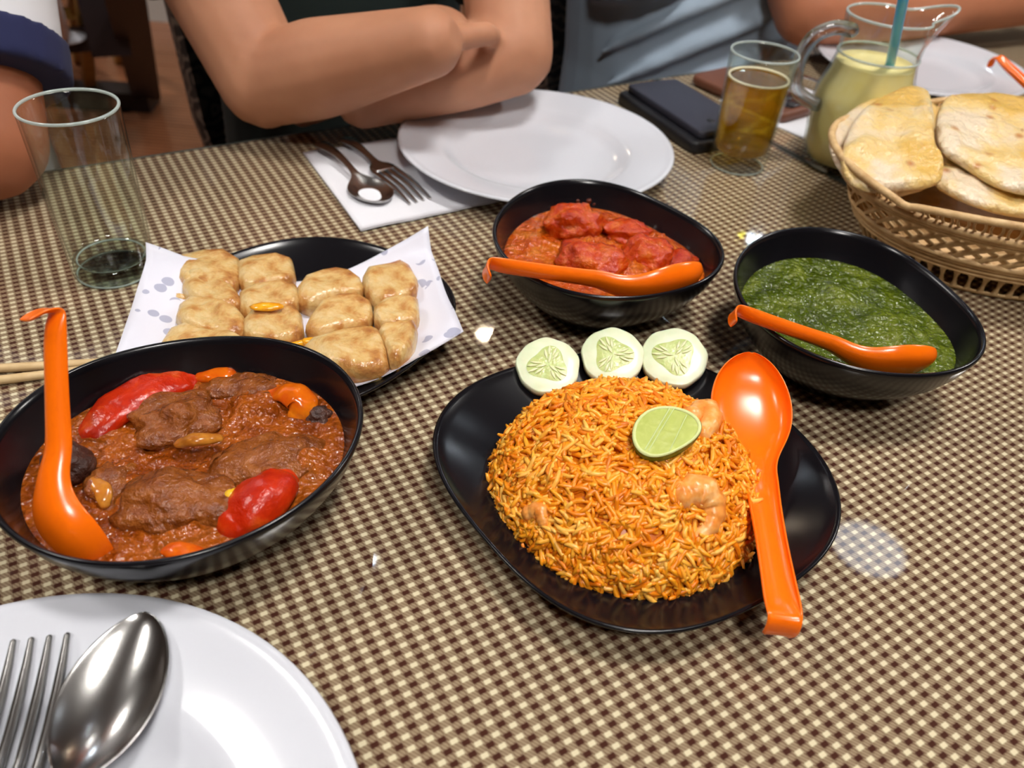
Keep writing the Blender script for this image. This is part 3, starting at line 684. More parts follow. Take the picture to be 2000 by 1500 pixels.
def cut_fork(tip, end, zb, zh, label, group, flip=1):
    tip, end = Vector((tip.x, tip.y, 0)), Vector((end.x, end.y, 0)); L = (end-tip).length; d = (end-tip)/L; s_ = Vector((-d.y, d.x, 0))
    K_ = empty('table_fork', (tip.x, tip.y, min(zb, zh)), label, 'fork', group)
    def P_(x, s, dz=0):
        t_ = x/L; zz = zb+(zh-zb)*max(0, (x-.05)/(L-.05)); cur = flip*.007*(max(0, 1-((x-.038)/.038)**2) if x < .076 else 0)
        q = tip+d*x+s_*s; return Vector((q.x, q.y, zz-cur*0.6+dz+.004*math.sin(math.pi*min(1, max(0, (x-.06)/(L-.06))))))
    for k in (-1.5, -.5, .5, 1.5):
        off = k*.0068; pts = [P_(x, off) for x in (0, .010, .022, .036, .050, .060)]
        mk('tine', tube(pts, [.0013, .0018, .0022, .0024, .0025, .0027], 8, flatz=.6), m_steel, K_)
    xs = [.057, .061, .065, .070, .074, .078, .09, .11, .13, .15, .175, .185, .190]; hw = [.0118, .0122, .0118, .0095, .0058, .0038, .0032, .0034, .0042, .0052, .0072, .0074, .0055]
    xs = [x if x < .078 else .078+(x-.078)/(.112)*(L-.078) for x in xs]; n = 7; top, bot = [], []
    for x, h in zip(xs, hw):
        for j in range(n):
            s = j/(n-1)*2-1; p = P_(x, h*s, .0008*(1-s*s)); top.append(p+Vector((0, 0, .0008))); bot.append(p-Vector((0, 0, .0012)))
    m = len(xs); K = m*n; Ff = []
    for i in range(m-1):
        for j in range(n-1):
            a = i*n+j; Ff += [(a, a+n, a+n+1, a+1), (K+a, K+a+1, K+a+n+1, K+a+n)]
        a = i*n; b = a+n-1; Ff += [(a, K+a, K+a+n, a+n), (b, b+n, K+b+n, K+b)]
    for j in range(n-1):
        a = (m-1)*n+j; Ff += [(j, j+1, K+j+1, K+j), (a, K+a, K+a+1, a+1)]
    mk('handle', (top+bot, Ff), m_steel, K_)
def ext(a, b, L): d = (b-a).normalized(); return a+d*L
tipn = at(285, 1197, .026); cut_spoon(tipn, ext(tipn, at(120, 1560, .028), .19), .0265, .034, .0205, 'steel spoon lying on the near white plate', None, blen=.070)
tf = at(80, 1250, .024); cut_fork(tf, ext(tf, at(-10, 1560, .026), .19), .025, .034, 'steel fork beside the spoon on the near white plate', None)
napL = [at(593, 303), at(705, 455), at(975, 398), at(800, 270)]
def sheet(name, corners, zf, mat, label, cat, n=24, thick=.0006, group=None, warp=None):
    Vv = []
    for k in (1, 0):
        for i in range(n+1):
            for j in range(n+1):
                a, b = i/n, j/n; p = corners[0].lerp(corners[1], a).lerp(corners[3].lerp(corners[2], a), b)
                if warp: p = p+warp(a, b)
                Vv.append((p.x, p.y, p.z+zf(a, b, p)+k*thick))
    K = (n+1)**2; Ff = []
    for i in range(n):
        for j in range(n):
            a = i*(n+1)+j; Ff += [(a, a+n+1, a+n+2, a+1), (K+a, K+a+1, K+a+n+2, K+a+n+1)]
    for i in range(n):
        for a, b in ((i*(n+1), (i+1)*(n+1)), (i*(n+1)+n, (i+1)*(n+1)+n), (i, i+1), (n*(n+1)+i, n*(n+1)+i+1)): Ff.append((a, b, K+b, K+a))
    o = mk(name, (Vv, Ff), mat); return tag(o, label, cat, group)
sheet('napkin', napL, lambda a, b, p: .0015+.001*abs(noise.noise(p*30)), m_paper, 'white paper napkin under the far fork and spoon', 'napkin', thick=.0012)
cut_spoon(at(752, 398, .006), at(622, 280, .008), .008, .008, .0195, 'steel spoon left of the fork on the far napkin', None, blen=.050, arch=.006)
cut_fork(at(820, 392, .004), at(672, 270, .008), .004, .008, 'steel fork touching the far white plate, on the napkin', None, -1)
# ------------------------------------------------------------ flatbread on paper
t = NT('oil_stained_paper'); v1 = t.voro(75); v2 = t.noise(26, 2)
spots = t.math('MULTIPLY', t.math('LESS_THAN', v1, 0.34), t.math('GREATER_THAN', v2, 0.53))
t.base(t.mix(spots, lin((226, 226, 238)), lin((176, 178, 200)))); t.set(Roughness=0.6); m_opaper = t.m
pc = [at(285, 475, .034), at(225, 770, .012), at(905, 652, .024), at(836, 442, .040)]
def pz(a, b, p):
    ce = 1-abs(2*a-1)**2.5*abs(2*b-1)**1.6; base = .0105; z = p.z*(1-ce)+base*ce; rr_ = Vector((p.x-QC[0], p.y-QC[1])); fr_ = rr_.length/rotiR(math.atan2(rr_.y, rr_.x)); z = max(z, .0015+float(np.interp(fr_, [.55, .66, .80, .93, 1.0, 1.15], [.0064, .0085, .0142, .0192, .0232, .0245])))
    return z-p.z+.0012*noise.noise(p*28)
sheet('paper_sheet', pc, pz, m_opaper, 'white oil-spotted paper lining the flatbread plate', 'paper', n=40, thick=.0004, warp=lambda a, b: (at(560, 496, .02)-at(560, 468, .02))*((1-a)**3*math.sin(math.pi*b)**1.3)+(at(762, 752, .02)-at(790, 684, .02))*(a**3*math.sin(math.pi*b**1.8)))
t = NT('flatbread_crust'); n1 = t.noise(46, 5, 0.6, 0.3); n2 = t.noise(150, 3)
cc = t.ramp(n1, [(0.38, lin((222, 194, 140))), (0.48, lin((212, 172, 108))), (0.57, lin((190, 134, 72))), (0.68, lin((150, 88, 50)))])
t.base(cc); t.set(Roughness=0.26, Specular_IOR_Level=0.6, Subsurface_Weight=0.1, Subsurface_Scale=0.003); t.bump(t.math('ADD', n2, n1), 0.6, 0.0024); m_roti = t.m
def grow(p, k):
    c = sum(p, Vector())/len(p); return [c+(q-c)*k for q in p]
def z6(l, z): return [at(200+x/2.667, 420+y/2.667, z) for x, y in l]
m_egg = mottled('egg_filling', [(0.3, (230, 140, 6)), (0.7, (246, 184, 40))], 200, 0.2)
roti = [([(400, 250), (470, 222), (712, 215), (716, 400), (580, 420), (415, 400)], 'back left corner piece'), ([(716, 235), (985, 240), (1008, 372), (860, 395), (716, 405)], 'back piece second from the left'),
        ([(430, 335), (560, 310), (716, 430), (725, 520), (560, 500), (425, 440)], 'folded left edge piece behind the front left one'), ([(720, 405), (1008, 372), (1032, 505), (880, 530), (728, 545)], 'piece with an orange egg spot on top'),
        ([(420, 470), (600, 470), (738, 530), (742, 650), (560, 640), (385, 590)], 'left edge piece in the third row'), ([(740, 545), (900, 520), (1034, 515), (1048, 665), (900, 690), (745, 670)], 'glossy piece in the middle of the third row'),
        ([(380, 600), (560, 640), (742, 655), (745, 770), (520, 790), (300, 730)], 'front left piece half hidden by the brown curry bowl'), ([(1018, 375), (1190, 308), (1330, 330), (1372, 430), (1220, 450), (1035, 512)], 'back piece right of the paper gap'),
        ([(1350, 320), (1480, 290), (1580, 258), (1660, 405), (1540, 465), (1390, 475)], 'folded back right corner piece'), ([(1055, 590), (1180, 455), (1390, 440), (1412, 590), (1250, 620), (1100, 665)], 'bulging piece with a yellow edge right of the middle'),
        ([(1416, 480), (1640, 440), (1650, 585), (1540, 600), (1425, 605)], 'right edge piece in the third row'), ([(1050, 690), (1220, 640), (1425, 610), (1470, 700), (1490, 830), (1290, 850), (1100, 780)], 'large front piece beside the bowl rim'),
        ([(1430, 615), (1560, 595), (1645, 595), (1620, 720), (1510, 815), (1475, 700)], 'rounded front right piece')]
for i, (pl, nm) in enumerate(roti):
    pts = z6(pl, {11: .022, 12: .023, 8: .019, 10: .020}.get(i, .017)); o = mk('flatbread_piece', pillow(grow(pts, 1.06), .0095, 9, 7, .0026, 62, under=.8, k=1, seed=i, dip=.10), m_roti); tag(o, 'cut flatbread: '+nm, 'flatbread', 'cut flatbread pieces on the paper')
    if i == 3: mk('egg_spot', ico(at(200+855/2.667, 420+478/2.667, .029), .0085, 2, (1.3, .5, .25), .2, 1.5, 3, .2), m_egg, o)
    if i == 9: mk('egg_edge', tube(spline([at(200+x/2.667, 420+y/2.667, .021) for x, y in ((1060, 660), (1160, 650), (1290, 625), (1400, 600))], 4), .0026, 8), m_egg, o)
    if i == 5: mk('egg_edge', tube(spline([at(200+x/2.667, 420+y/2.667, .020) for x, y in ((900, 690), (980, 682), (1050, 665))], 4), .0022, 8), m_egg, o)
chunkb = mk('flatbread_crumb', ico(at(348, 581, .016), .006, 3, (1.6, .6, .4), .5, 2, 4), m_roti); tag(chunkb, 'small brown crust flake left of the flatbread', 'crumb')
# ------------------------------------------------------------ chopsticks
m_bam = mottled('bamboo', [(0.3, (204, 172, 122)), (0.7, (224, 196, 150))], 60, 0.5)
o = mk('chopstick', tube([at(-170, 729, .0035), at(210, 707, .0035)], [.0030, .0026], 10), m_bam); tag(o, 'pale wooden stick nearer the glass, left of the curry bowl', 'chopstick', 'wooden sticks at the left')
o = mk('chopstick', tube([at(-170, 763, .0035), at(175, 721, .0035)], [.0030, .0026], 10), m_bam); tag(o, 'pale wooden stick nearer the curry bowl at the left', 'chopstick', 'wooden sticks at the left')
# ------------------------------------------------------------ glasses
gc_ = at(226, 528)
GPO = [(0, .0), (.0255, 0), (.0275, .003), (.028, .010), (.0292, .05), (.0305, .118), (.0302, .1205), (.0293, .1205), (.0288, .118), (.0275, .05), (.0262, .018), (.0240, .0135), (.012, .0120), (0, .0118)]
m_rim_glint = NT('glass_rim_glint'); m_rim_glint.base(lin((205, 218, 214))); m_rim_glint.set(Roughness=0.06, Alpha=0.55, Specular_IOR_Level=0.9); m_rim_glint = m_rim_glint.m  # whitish half-clear colour stands in for highlights on the glass edges
def rimring(c, r, z, w=.0011): return tube([(c.x+r*math.cos(2*math.pi*k/72), c.y+r*math.sin(2*math.pi*k/72), z) for k in range(72)], w, 8, closed=True)
o = mk('water_glass', lathe(gc_, GPO, 80), m_glass, base=gc_); tag(o, 'empty clear tumbler at the left', 'glass')
mk('rim', rimring(gc_, .0298, .1208), m_rim_glint, o); mk('base_glint_ring', rimring(gc_, .0252, .0012, .0008), m_rim_glint, o)
mk('thick_base', lathe(gc_, [(0, .0012), (.0235, .0012), (.0262, .004), (.0258, .0125), (.0238, .0128), (0, .0112)], 64), glass_mat('base_glass', (244, 249, 245), (206, 216, 210)), o); mk('inner_glint_ring', rimring(gc_, .0225, .0126, .0007), m_rim_glint, o)  # inner ring is added to draw the bright glint of the base
bc_ = at(1438, 322)
BPO = [(0, .0), (.0255, 0), (.0272, .003), (.0274, .01), (.029, .05), (.0312, .106), (.0308, .108), (.0299, .108), (.0296, .106), (.0275, .05), (.0260, .020), (.0235, .0165), (.012, .015), (0, .0148)]
o = mk('drink_glass', lathe(bc_, BPO, 80), m_glass, base=bc_); tag(o, 'clear glass of amber drink beside the black phone', 'glass')
mk('rim', rimring(bc_, .0304, .1082), m_rim_glint, o); mk('base_glint_ring', rimring(bc_, .0252, .0012, .0008), m_rim_glint, o)
m_beer = glass_mat('amber_drink', (255, 234, 120), (246, 190, 40), 1.33, 0.45, glow=(255, 190, 30))  # translucent amber share stands in for light refracted through the drink
o = mk('amber_drink', lathe(bc_, [(0, .0152), (.012, .0154), (.0233, .0169), (.0256, .0203), (.0271, .05), (.0284, .084), (.0286, .0855), (.0280, .0850), (.02, .0848), (0, .0848)], 80), m_beer, base=(bc_.x, bc_.y, .0152)); tag(o, 'amber drink inside the glass by the phone', 'drink')
mk('foam_ring', rimring(bc_, .0273, .0856, .0013), plain('foam', (240, 228, 196), 0.5), o)
# ------------------------------------------------------------ pitcher
jc = at(1642, 318)
PT = empty('glass_pitcher', jc, 'glass pitcher with a spout, full of yellow lassi', 'pitcher')
JO = [(0, 0), (.036, 0), (.040, .003), (.0425, .02), (.0455, .045), (.0470, .062), (.0455, .075), (.0400, .090), (.0375, .102), (.0368, .108), (.0375, .118), (.0392, .135), (.0398, .140), (.0392, .1415), (.0378, .1405), (.0366, .130), (.0350, .108), (.0357, .102), (.0378, .090), (.0433, .075), (.0448, .062), (.0433, .045), (.0403, .02), (.037, .007), (.02, .006), (0, .006)]
spa = math.radians(12)
def jug(prof, n=96):
    Vv = []
    for r, z in prof:
        for j in range(n):
            a = 2*math.pi*j/n; d = math.atan2(math.sin(a-spa), math.cos(a-spa)); k = max(0, (z-.108)/.033); q = k**1.3*math.exp(-(d/.36)**2)
            rr = max(r, 1e-5)*(1-.10*k*math.exp(-((abs(d)-.62)/.25)**2))+.024*q; Vv.append((jc.x+rr*math.cos(a), jc.y+rr*math.sin(a), z+.009*q))
    return Vv, grid_faces(len(prof), n)
mk('body', jug(JO), m_glass, PT)
hd = Vector((math.cos(spa+math.pi), math.sin(spa+math.pi), 0))
mk('handle', tube(spline([jc+hd*.0345+Vector((0, 0, .128)), jc+hd*.052+Vector((0, 0, .130)), jc+hd*.071+Vector((0, 0, .120)), jc+hd*.077+Vector((0, 0, .095)), jc+hd*.070+Vector((0, 0, .072)), jc+hd*.047+Vector((0, 0, .060))], 6), .0066, 14), glass_mat('handle_glass', (238, 242, 242), (150, 160, 166), 1.5, 0.6, 1.4), PT)
mk('rim', tube([(lambda d_, a_: (jc.x+((.0388)*(1-.10*math.exp(-((abs(d_)-.62)/.25)**2))+.024*math.exp(-(d_/.36)**2))*math.cos(a_), jc.y+((.0388)*(1-.10*math.exp(-((abs(d_)-.62)/.25)**2))+.024*math.exp(-(d_/.36)**2))*math.sin(a_), .1412+.009*math.exp(-(d_/.36)**2)))(math.atan2(math.sin(2*math.pi*k/96-spa), math.cos(2*math.pi*k/96-spa)), 2*math.pi*k/96) for k in range(96)], .0013, 8, closed=True), m_rim_glint, PT)
mk('neck_ring', rimring(jc, .0368, .1075, .0012), m_rim_glint, PT)
t = NT('mango_lassi'); f = t.noise(40, 3); t.base(t.ramp(f, [(0.3, lin((246, 222, 142))), (0.7, lin((250, 232, 172)))])); t.set(Roughness=0.35); m_lassi = t.m
JI = [(0, .0064), (.0195, .0064), (.0366, .0074), (.0399, .02), (.0429, .045), (.0444, .062), (.0429, .075), (.0374, .090), (.0362, .099), (.0355, .1005), (.02, .1010), (0, .1015)]
o = mk('mango_lassi', lathe(jc, JI, 64), m_lassi, base=(jc.x, jc.y, .0064)); tag(o, 'thick pale yellow lassi filling the pitcher', 'drink')
m_mango = plain('mango_bit', (206, 140, 30), 0.3)
st0 = jc+Vector((.012, -.006, .097)); st1 = at(1772, -40, .19)
v, f = tube([st0.lerp(st1, k/5) for k in range(6)], .0042, 14, caps=False); o = mk('drinking_straw', (v, f[:-2]), plain('blue_plastic', (50, 180, 255), 0.3)); sm = o.modifiers.new('thickness', 'SOLIDIFY'); sm.thickness = .0006
tag(o, 'bright blue straw standing in the lassi', 'straw')
# ------------------------------------------------------------ bread basket
KC = Vector((.415, .640, 0)); KR = math.radians(12)
def el(a, rx, ry, z): 
    x, y = rx*math.cos(a), ry*math.sin(a); return Vector((KC.x+x*math.cos(KR)-y*math.sin(KR), KC.y+x*math.sin(KR)+y*math.cos(KR), z))
def prof(z):   # ellipse half axes at height z
    k = z/.078; s = .118+.050*k**0.8-.004*math.sin(math.pi*k); return s*1.03, s*0.76
m_wick = mottled('wicker', [(0.3, (190, 150, 98)), (0.7, (224, 190, 138))], 90, 0.55, bscale=500, bstr=0.4)
BK = empty('bread_basket', KC, 'oval woven wicker basket holding the naan', 'basket')
def ringp(z, n=96, dr=0.0): rx, ry = prof(z); return [el(2*math.pi*k/n, rx+dr, ry+dr, z) for k in range(n)]
def band(z0, z1, n=96, th=.002):
    Vv = []
    for dr in (0, -th):
        for z in (z0, z1):
            rx, ry = prof(z); Vv += [el(2*math.pi*k/n, rx+dr, ry+dr, z) for k in range(n)]
    Ff = []
    for j in range(n):
        k = (j+1) % n; Ff += [(j, k, n+k, n+j), (2*n+j, 3*n+j, 3*n+k, 2*n+k), (n+j, n+k, 3*n+k, 3*n+j), (j, 2*n+j, 2*n+k, k)]
    return Vv, Ff
mk('foot_ring', band(.0015, .0055), m_wick, BK); mk('foot_band', band(.0205, .034), m_wick, BK)
NS = 72
for k in range(NS):       # slats of the open foot
    a = 2*math.pi*k/NS; rx0, ry0 = prof(.004); rx1, ry1 = prof(.022); da = 2*math.pi/NS*.30
    pts = []
    for s in range(5):
        z = lerp(.004, .022, s/4); rx, ry = prof(z); wdt = da*(1.0-.62*math.sin(math.pi*s/4)); pts.append((el(a-wdt, rx, ry, z), el(a+wdt, rx, ry, z), el(a+wdt, rx-.002, ry-.002, z), el(a-wdt, rx-.002, ry-.002, z)))
    Vv = [p for q in pts for p in q]; mk('foot_slat', (Vv, grid_faces(5, 4)), m_wick, BK)
for z in (.0235, .0275, .0315): mk('weave_cord', tube(ringp(z, dr=.0006), .0019, 6, closed=True), m_wick, BK)
def strip(a0, a1, z0, z1, wd, dr):
    Vv = []; m = 7
    for s in range(m):
        k = s/(m-1); a = lerp(a0, a1, k); z = lerp(z0, z1, k)
        for off, d2 in ((-wd, 0), (wd, 0), (wd, -.0012), (-wd, -.0012)):
            rx, ry = prof(z+off*.5); Vv.append(el(a+off/.13*.8, rx+dr+d2, ry+dr+d2, z+off*.5*(-1 if a1 > a0 else 1)))
    Ff = grid_faces(m, 4); Ff += [(0, 1, 2, 3), tuple(range(4*m-4, 4*m))]; return Vv, Ff
ND = 46
for k in range(ND):
    a = 2*math.pi*k/ND; mk('lattice_strip', strip(a, a+.30, .033, .058, .0026, .0004), m_wick, BK); mk('lattice_strip', strip(a, a-.30, .033, .058, .0026, -.0008), m_wick, BK)
for z, r in ((.0345, .0022), (.0570, .0024), (.0600, .0024), (.0630, .0030)): mk('rim_cord', tube(ringp(z, dr=.0008), r, 8, closed=True), m_wick, BK)
# scalloped top rail over small loops
A0 = math.radians(206)
def rail(a):
    d = math.degrees(math.atan2(math.sin(a-A0), math.cos(a-A0))) % 90; return .0665+.0150*abs(math.sin(math.pi*d/90))**0.55
rp = []
for k in range(160):
    a = 2*math.pi*k/160; z = rail(a); rx, ry = prof(z*1.0); rp.append(el(a, rx+.001, ry+.001, z))
mk('top_rail', tube(rp, .0030, 8, closed=True), m_wick, BK)
NL = 84
for k in range(NL):
    a = 2*math.pi*k/NL; zt = rail(a)-.001; zb = .0640; h = (zt-zb)/2
    if h < .003: continue
    pts = []
    for s in range(12):
        b = 2*math.pi*s/12; z = (zt+zb)/2+h*math.sin(b); rx, ry = prof(z); pts.append(el(a+.026*math.cos(b), rx, ry, z))
    Vv = []; n = 5
    for i in range(12):
        tt = (pts[(i+1) % 12]-pts[i-1]).normalized(); out = Vector((math.cos(a), math.sin(a), 0)); bb = tt.cross(out).normalized()
        for j in range(n):
            an = 2*math.pi*j/n; Vv.append(pts[i]+(out*math.cos(an)+bb*math.sin(an))*.0011)
    Ff = [(i*n+j, i*n+(j+1) % n, ((i+1) % 12)*n+(j+1) % n, ((i+1) % 12)*n+j) for i in range(12) for j in range(n)]
    mk('rail_loop', (Vv, Ff), m_wick, BK)
Vv = [el(2*math.pi*k/96, prof(.03)[0]-.001, prof(.03)[1]-.001, .028) for k in range(96)]; mk('basket_floor', (Vv+[v+Vector((0, 0, -.003)) for v in Vv], [tuple(range(96)), tuple(reversed(range(96, 192)))]+[(j, 96+j, 96+(j+1) % 96, (j+1) % 96) for j in range(96)]), m_wick, BK)
# naan
t = NT('naan_crust'); n1 = t.noise(30, 5, 0.6, 0.5); sp = t.voro(48); n3 = t.noise(120, 3); n4 = t.noise(16, 4)
cc = t.ramp(n4, [(0.40, lin((226, 206, 176))), (0.49, lin((226, 196, 134))), (0.60, lin((216, 174, 88)))])
spot = t.math('MULTIPLY', t.math('LESS_THAN', sp, 0.17), t.math('GREATER_THAN', n1, 0.50)); ss = t.ramp(sp, [(0.04, (1, 1, 1)), (0.25, (0, 0, 0))])
c2 = t.mix(t.math('MULTIPLY', ss, t.math('GREATER_THAN', n1, 0.47)), cc, lin((176, 104, 44)))
t.base(c2); t.set(Roughness=0.3, Subsurface_Weight=0.08, Subsurface_Scale=0.004); t.bump(t.math('ADD', n3, t.math('MULTIPLY', n1, 1.5)), 0.8, 0.004); m_naan = t.m
def naan(pts, th, label, seed, lump=.0035, under=.5):
    o = mk('naan', pillow([at(*p) for p in pts], th*.6, 14, 10, lump*1.3, 38, under=under, k=2, seed=seed, dip=.1), m_naan); tag(o, label, 'naan', 'naan breads in the basket')
naan([(1612, 262, .078), (1680, 200, .080), (1790, 178, .078), (1900, 250, .060), (1850, 360, .055), (1700, 400, .052), (1630, 330, .062)], .010, 'naan at the bottom, its edge showing at the left rim', 1)
naan([(1850, 300, .074), (2000, 300, .074), (2150, 330, .070), (2120, 430, .060), (1980, 425, .062), (1880, 395, .064), (1800, 350, .068)], .010, 'toasted naan with brown blisters at the front', 3)
naan([(2080, 250, .070), (2200, 260, .072), (2330, 330, .068), (2330, 420, .060), (2200, 450, .056), (2080, 420, .058), (2040, 330, .064)], .011, 'naan lying flat at the right end of the basket', 7)
naan([(1826, 215, .094), (1860, 186, .098), (1950, 182, .098), (2060, 215, .092), (2120, 300, .080), (2060, 390, .072), (1950, 372, .074), (1870, 318, .080), (1828, 290, .088)], .012, 'large buttery naan at the right of the basket', 2)
naan([(1640, 300, .082), (1668, 228, .090), (1735, 180, .098), (1806, 166, .100), (1822, 205, .098), (1822, 288, .088), (1846, 330, .080), (1832, 368, .074), (1740, 372, .070), (1690, 378, .068), (1645, 350, .070)], .012, 'folded naan wedge at the left, in front of the pitcher', 5)
# ------------------------------------------------------------ phones, napkin on the far table
def rbox(name, c, L_, W_, H_, ang, mat, parent=None, bev=.008): return mk(name, box(c, L_, W_, H_, ang, bev), mat, parent, base=c if parent is None else None)
m_blk = plain('matt_black', (26, 26, 31), 0.45); m_gry = plain('slate_case', (52, 53, 66), 0.5); m_brn = plain('brown_leather', (112, 66, 46), 0.5)
pa = math.radians(-61)
pd = Vector((math.cos(pa), math.sin(pa), 0)); pn = Vector((-pd.y, pd.x, 0))
pcn = Vector((.158, .858, 0))
o = rbox('smartphone', pcn, .148, .076, .013, pa, m_blk); tag(o, 'thick black phone at the bottom of the pair beside the far plate', 'phone')
W = empty('wallet', pcn+Vector((0, 0, .013)), 'slate coloured slim case with a green edge, on the black phone', 'case')
wc = pcn+pn*.004+Vector((0, 0, .0132)); mk('cover', box(wc, .138, .066, .0085, pa, .005), m_gry, W)
mk('green_tab', box(wc+pd*.0685+pn*(.010)+Vector((0, 0, .002)), .0016, .040, .0035, pa), plain('green_tab', (20, 120, 62), 0.4), W, smooth=False)
for k in range(2): mk('emblem', lathe(wc+pd*(.048+.010*k)+pn*(-.005+.004*k)+Vector((0, 0, .0085)), [(0, .0004), (.004-.0015*k, .0004), (.0044-.0015*k, 0)], 20), m_blk, W)
ba = math.radians(-50.7); bd = Vector((math.cos(ba), math.sin(ba), 0)); bn = Vector((-bd.y, bd.x, 0)); bcn = Vector((.252, .950, .0022))
B_ = empty('smartphone', bcn, 'phone in a brown case behind the amber drink', 'phone')
mk('case', box(bcn, .140, .070, .011, ba, .010), m_brn, B_)
mk('camera_bump', box(bcn+bd*.048+bn*.006+Vector((0, 0, .011)), .030, .044, .0018, ba, .007), plain('camera_black', (22, 14, 18), 0.15), B_)
for k, (x, y) in enumerate(((.055, .016), (.055, -.004), (.041, .006))): mk('lens', lathe(bcn+bd*x+bn*y+Vector((0, 0, .0128)), [(0, .0012), (.0055, .0012), (.0062, 0)], 20), m_blk, B_)
c4 = bcn+bd*.045+bn*.02; nq = [c4+bd*.06+bn*-.06, c4+bd*.06+bn*.07, c4-bd*.06+bn*.07, c4-bd*.06-bn*.06]
for q in nq: q.z = 0
sheet('napkin', nq, lambda a, b, p: .0003+.0006*abs(noise.noise(p*30)), m_paper, 'white napkin under the brown phone', 'napkin', thick=.0009)
cut_spoon(at(1700, 205, .004), at(1535, 150, .006), .008, .006, .019, 'steel spoon on the napkin behind the pitcher', None, blen=.055)
# ------------------------------------------------------------ people
def body(name, parts, mat, base, label=None, cat=None, parent=None, vox=.006, it=6):
    vf = join(*parts); o = mk(name, vf, mat, parent, base=base)
    r = o.modifiers.new('skin', 'REMESH'); r.mode = 'VOXEL'; r.voxel_size = vox; r.use_smooth_shade = True
    s = o.modifiers.new('smooth', 'SMOOTH'); s.factor = .5; s.iterations = it
    if label: tag(o, label, cat)
    return o
def limb(a, b, r0, rm, r1, n=16, bow=Vector((0, 0, 0))):
    pts = [a.lerp(b, k/8)+bow*math.sin(math.pi*k/8) for k in range(9)]; rr = [float(np.interp(k/8, (0, .35, 1), (r0, rm, r1))) for k in range(9)]
    return tube(pts, rr, n)
def hand(wr, d, n, side, L=.17, curl=.5):
    """palm + five fingers; wr wrist, d forward, n back of hand"""
    d, n = d.normalized(), (n-d*n.dot(d)).normalized(); s = d.cross(n)*side; out = [tube([wr, wr+d*.045, wr+d*.085], [.026, .032, .030], 14, flatz=.55)]
    for k, (o_, l) in enumerate(((-.024, .060), (-.008, .072), (.008, .068), (.023, .052))):
        p = wr+d*.085+s*o_; pts = [p]
        dd = d.copy()
        for q in range(3):
            dd = (dd-n*curl*.5).normalized(); p = p+dd*l/3; pts.append(p)
        out.append(tube(pts, [.0088, .0084, .0078, .0068], 10))
    p = wr+d*.030-s*.026; q = p+(d*.6-s*.8).normalized()*.032; out.append(tube([p, q, q+(d-s*.2-n*.3).normalized()*.028], [.012, .0105, .0085], 10))
    return out
def torso(c, yaw_u, z0, z1, hw, hd, lean=0.0):
    """loft of ellipses; c centre (table coords), widths along U"""
    Vv = []; n = 28; lv = [(0, .90, .95), (.15, .95, 1), (.35, .92, .98), (.6, .98, 1.0), (.8, 1.03, .95), (.92, .90, .80), (.97, .60, .62), (1.0, .30, .45)]
    for k, a, b in lv:
        z = lerp(z0, z1, k)
        for j in range(n):
            t = 2*math.pi*j/n; p = c+U*(hw*a*math.cos(t))+V*(hd*b*math.sin(t)-lean*k); Vv.append((p.x, p.y, z))
    Ff = grid_faces(len(lv), n); Ff += [tuple(reversed(range(n))), tuple(range((len(lv)-1)*n, len(lv)*n))]; return Vv, Ff
def head(c):
    """simple head with nose, ears and chin"""
    return [ico(c, .098, 3, (.82, .98, 1.18), .03, 1, 1, TA), tube([c-V*.088+Vector((0, 0, .015)), c-V*.112-Vector((0, 0, .018)), c-V*.095-Vector((0, 0, .030))], [.010, .014, .012], 8),
            ico(c-V*.055-Vector((0, 0, .085)), .045, 2, (1, .8, .7), .03), ico(c+U*.083, .022, 2, (.4, .8, 1.2), 0, 1, 0, TA), ico(c-U*.083, .022, 2, (.4, .8, 1.2), 0, 1, 0, TA),
            tube([c-V*.085-U*.022-Vector((0, 0, .052)), c-V*.094-Vector((0, 0, .050)), c-V*.085+U*.022-Vector((0, 0, .052))], .008, 8)]
m_hair = mottled('dark_hair', [(0.3, (16, 12, 10)), (0.7, (34, 26, 22))], 200, 0.5, bscale=500, bstr=0.6)
m_eye = plain('eye', (22, 16, 14), 0.1); m_pants = cloth_mat('dark_trousers', (30, 32, 40))
def extras(P_, hc):
    n = 30; Vv = []
    for i in range(8):
        ph = i/7*1.25
        for j in range(n):
            t_ = 2*math.pi*j/n; fr = max(0, -math.sin(t_)); rr = math.sin(ph*(1-.30*fr)); q = U*(.086*rr*math.cos(t_))+V*(.104*rr*math.sin(t_)); Vv.append(hc+q+Vector((0, 0, .122*math.cos(ph*(1-.30*fr))+.004)))
    mk('hair', (Vv, [tuple(reversed(f)) for f in grid_faces(8, n)]), m_hair, P_)
    for s in (-1, 1): mk('eye', ico(hc-V*.088+U*.032*s+Vector((0, 0, .012)), .010, 2, (1.2, .6, .6), 0), m_eye, P_)
def legs(cu, cv, z=-.27):
    out = []
    for s in (-1, 1):
        h = F(cu+.09*s, cv, z); k = F(cu+.10*s, cv-.38, z-.02); a = F(cu+.10*s, cv-.36, FZ+.05); out += [limb(h, k, .085, .08, .06), limb(k, a, .06, .055, .045), tube([a+Vector((0, 0, -.01)), a-V*.15+Vector((0, 0, -.02))], [.035, .03], 10)]
    return out
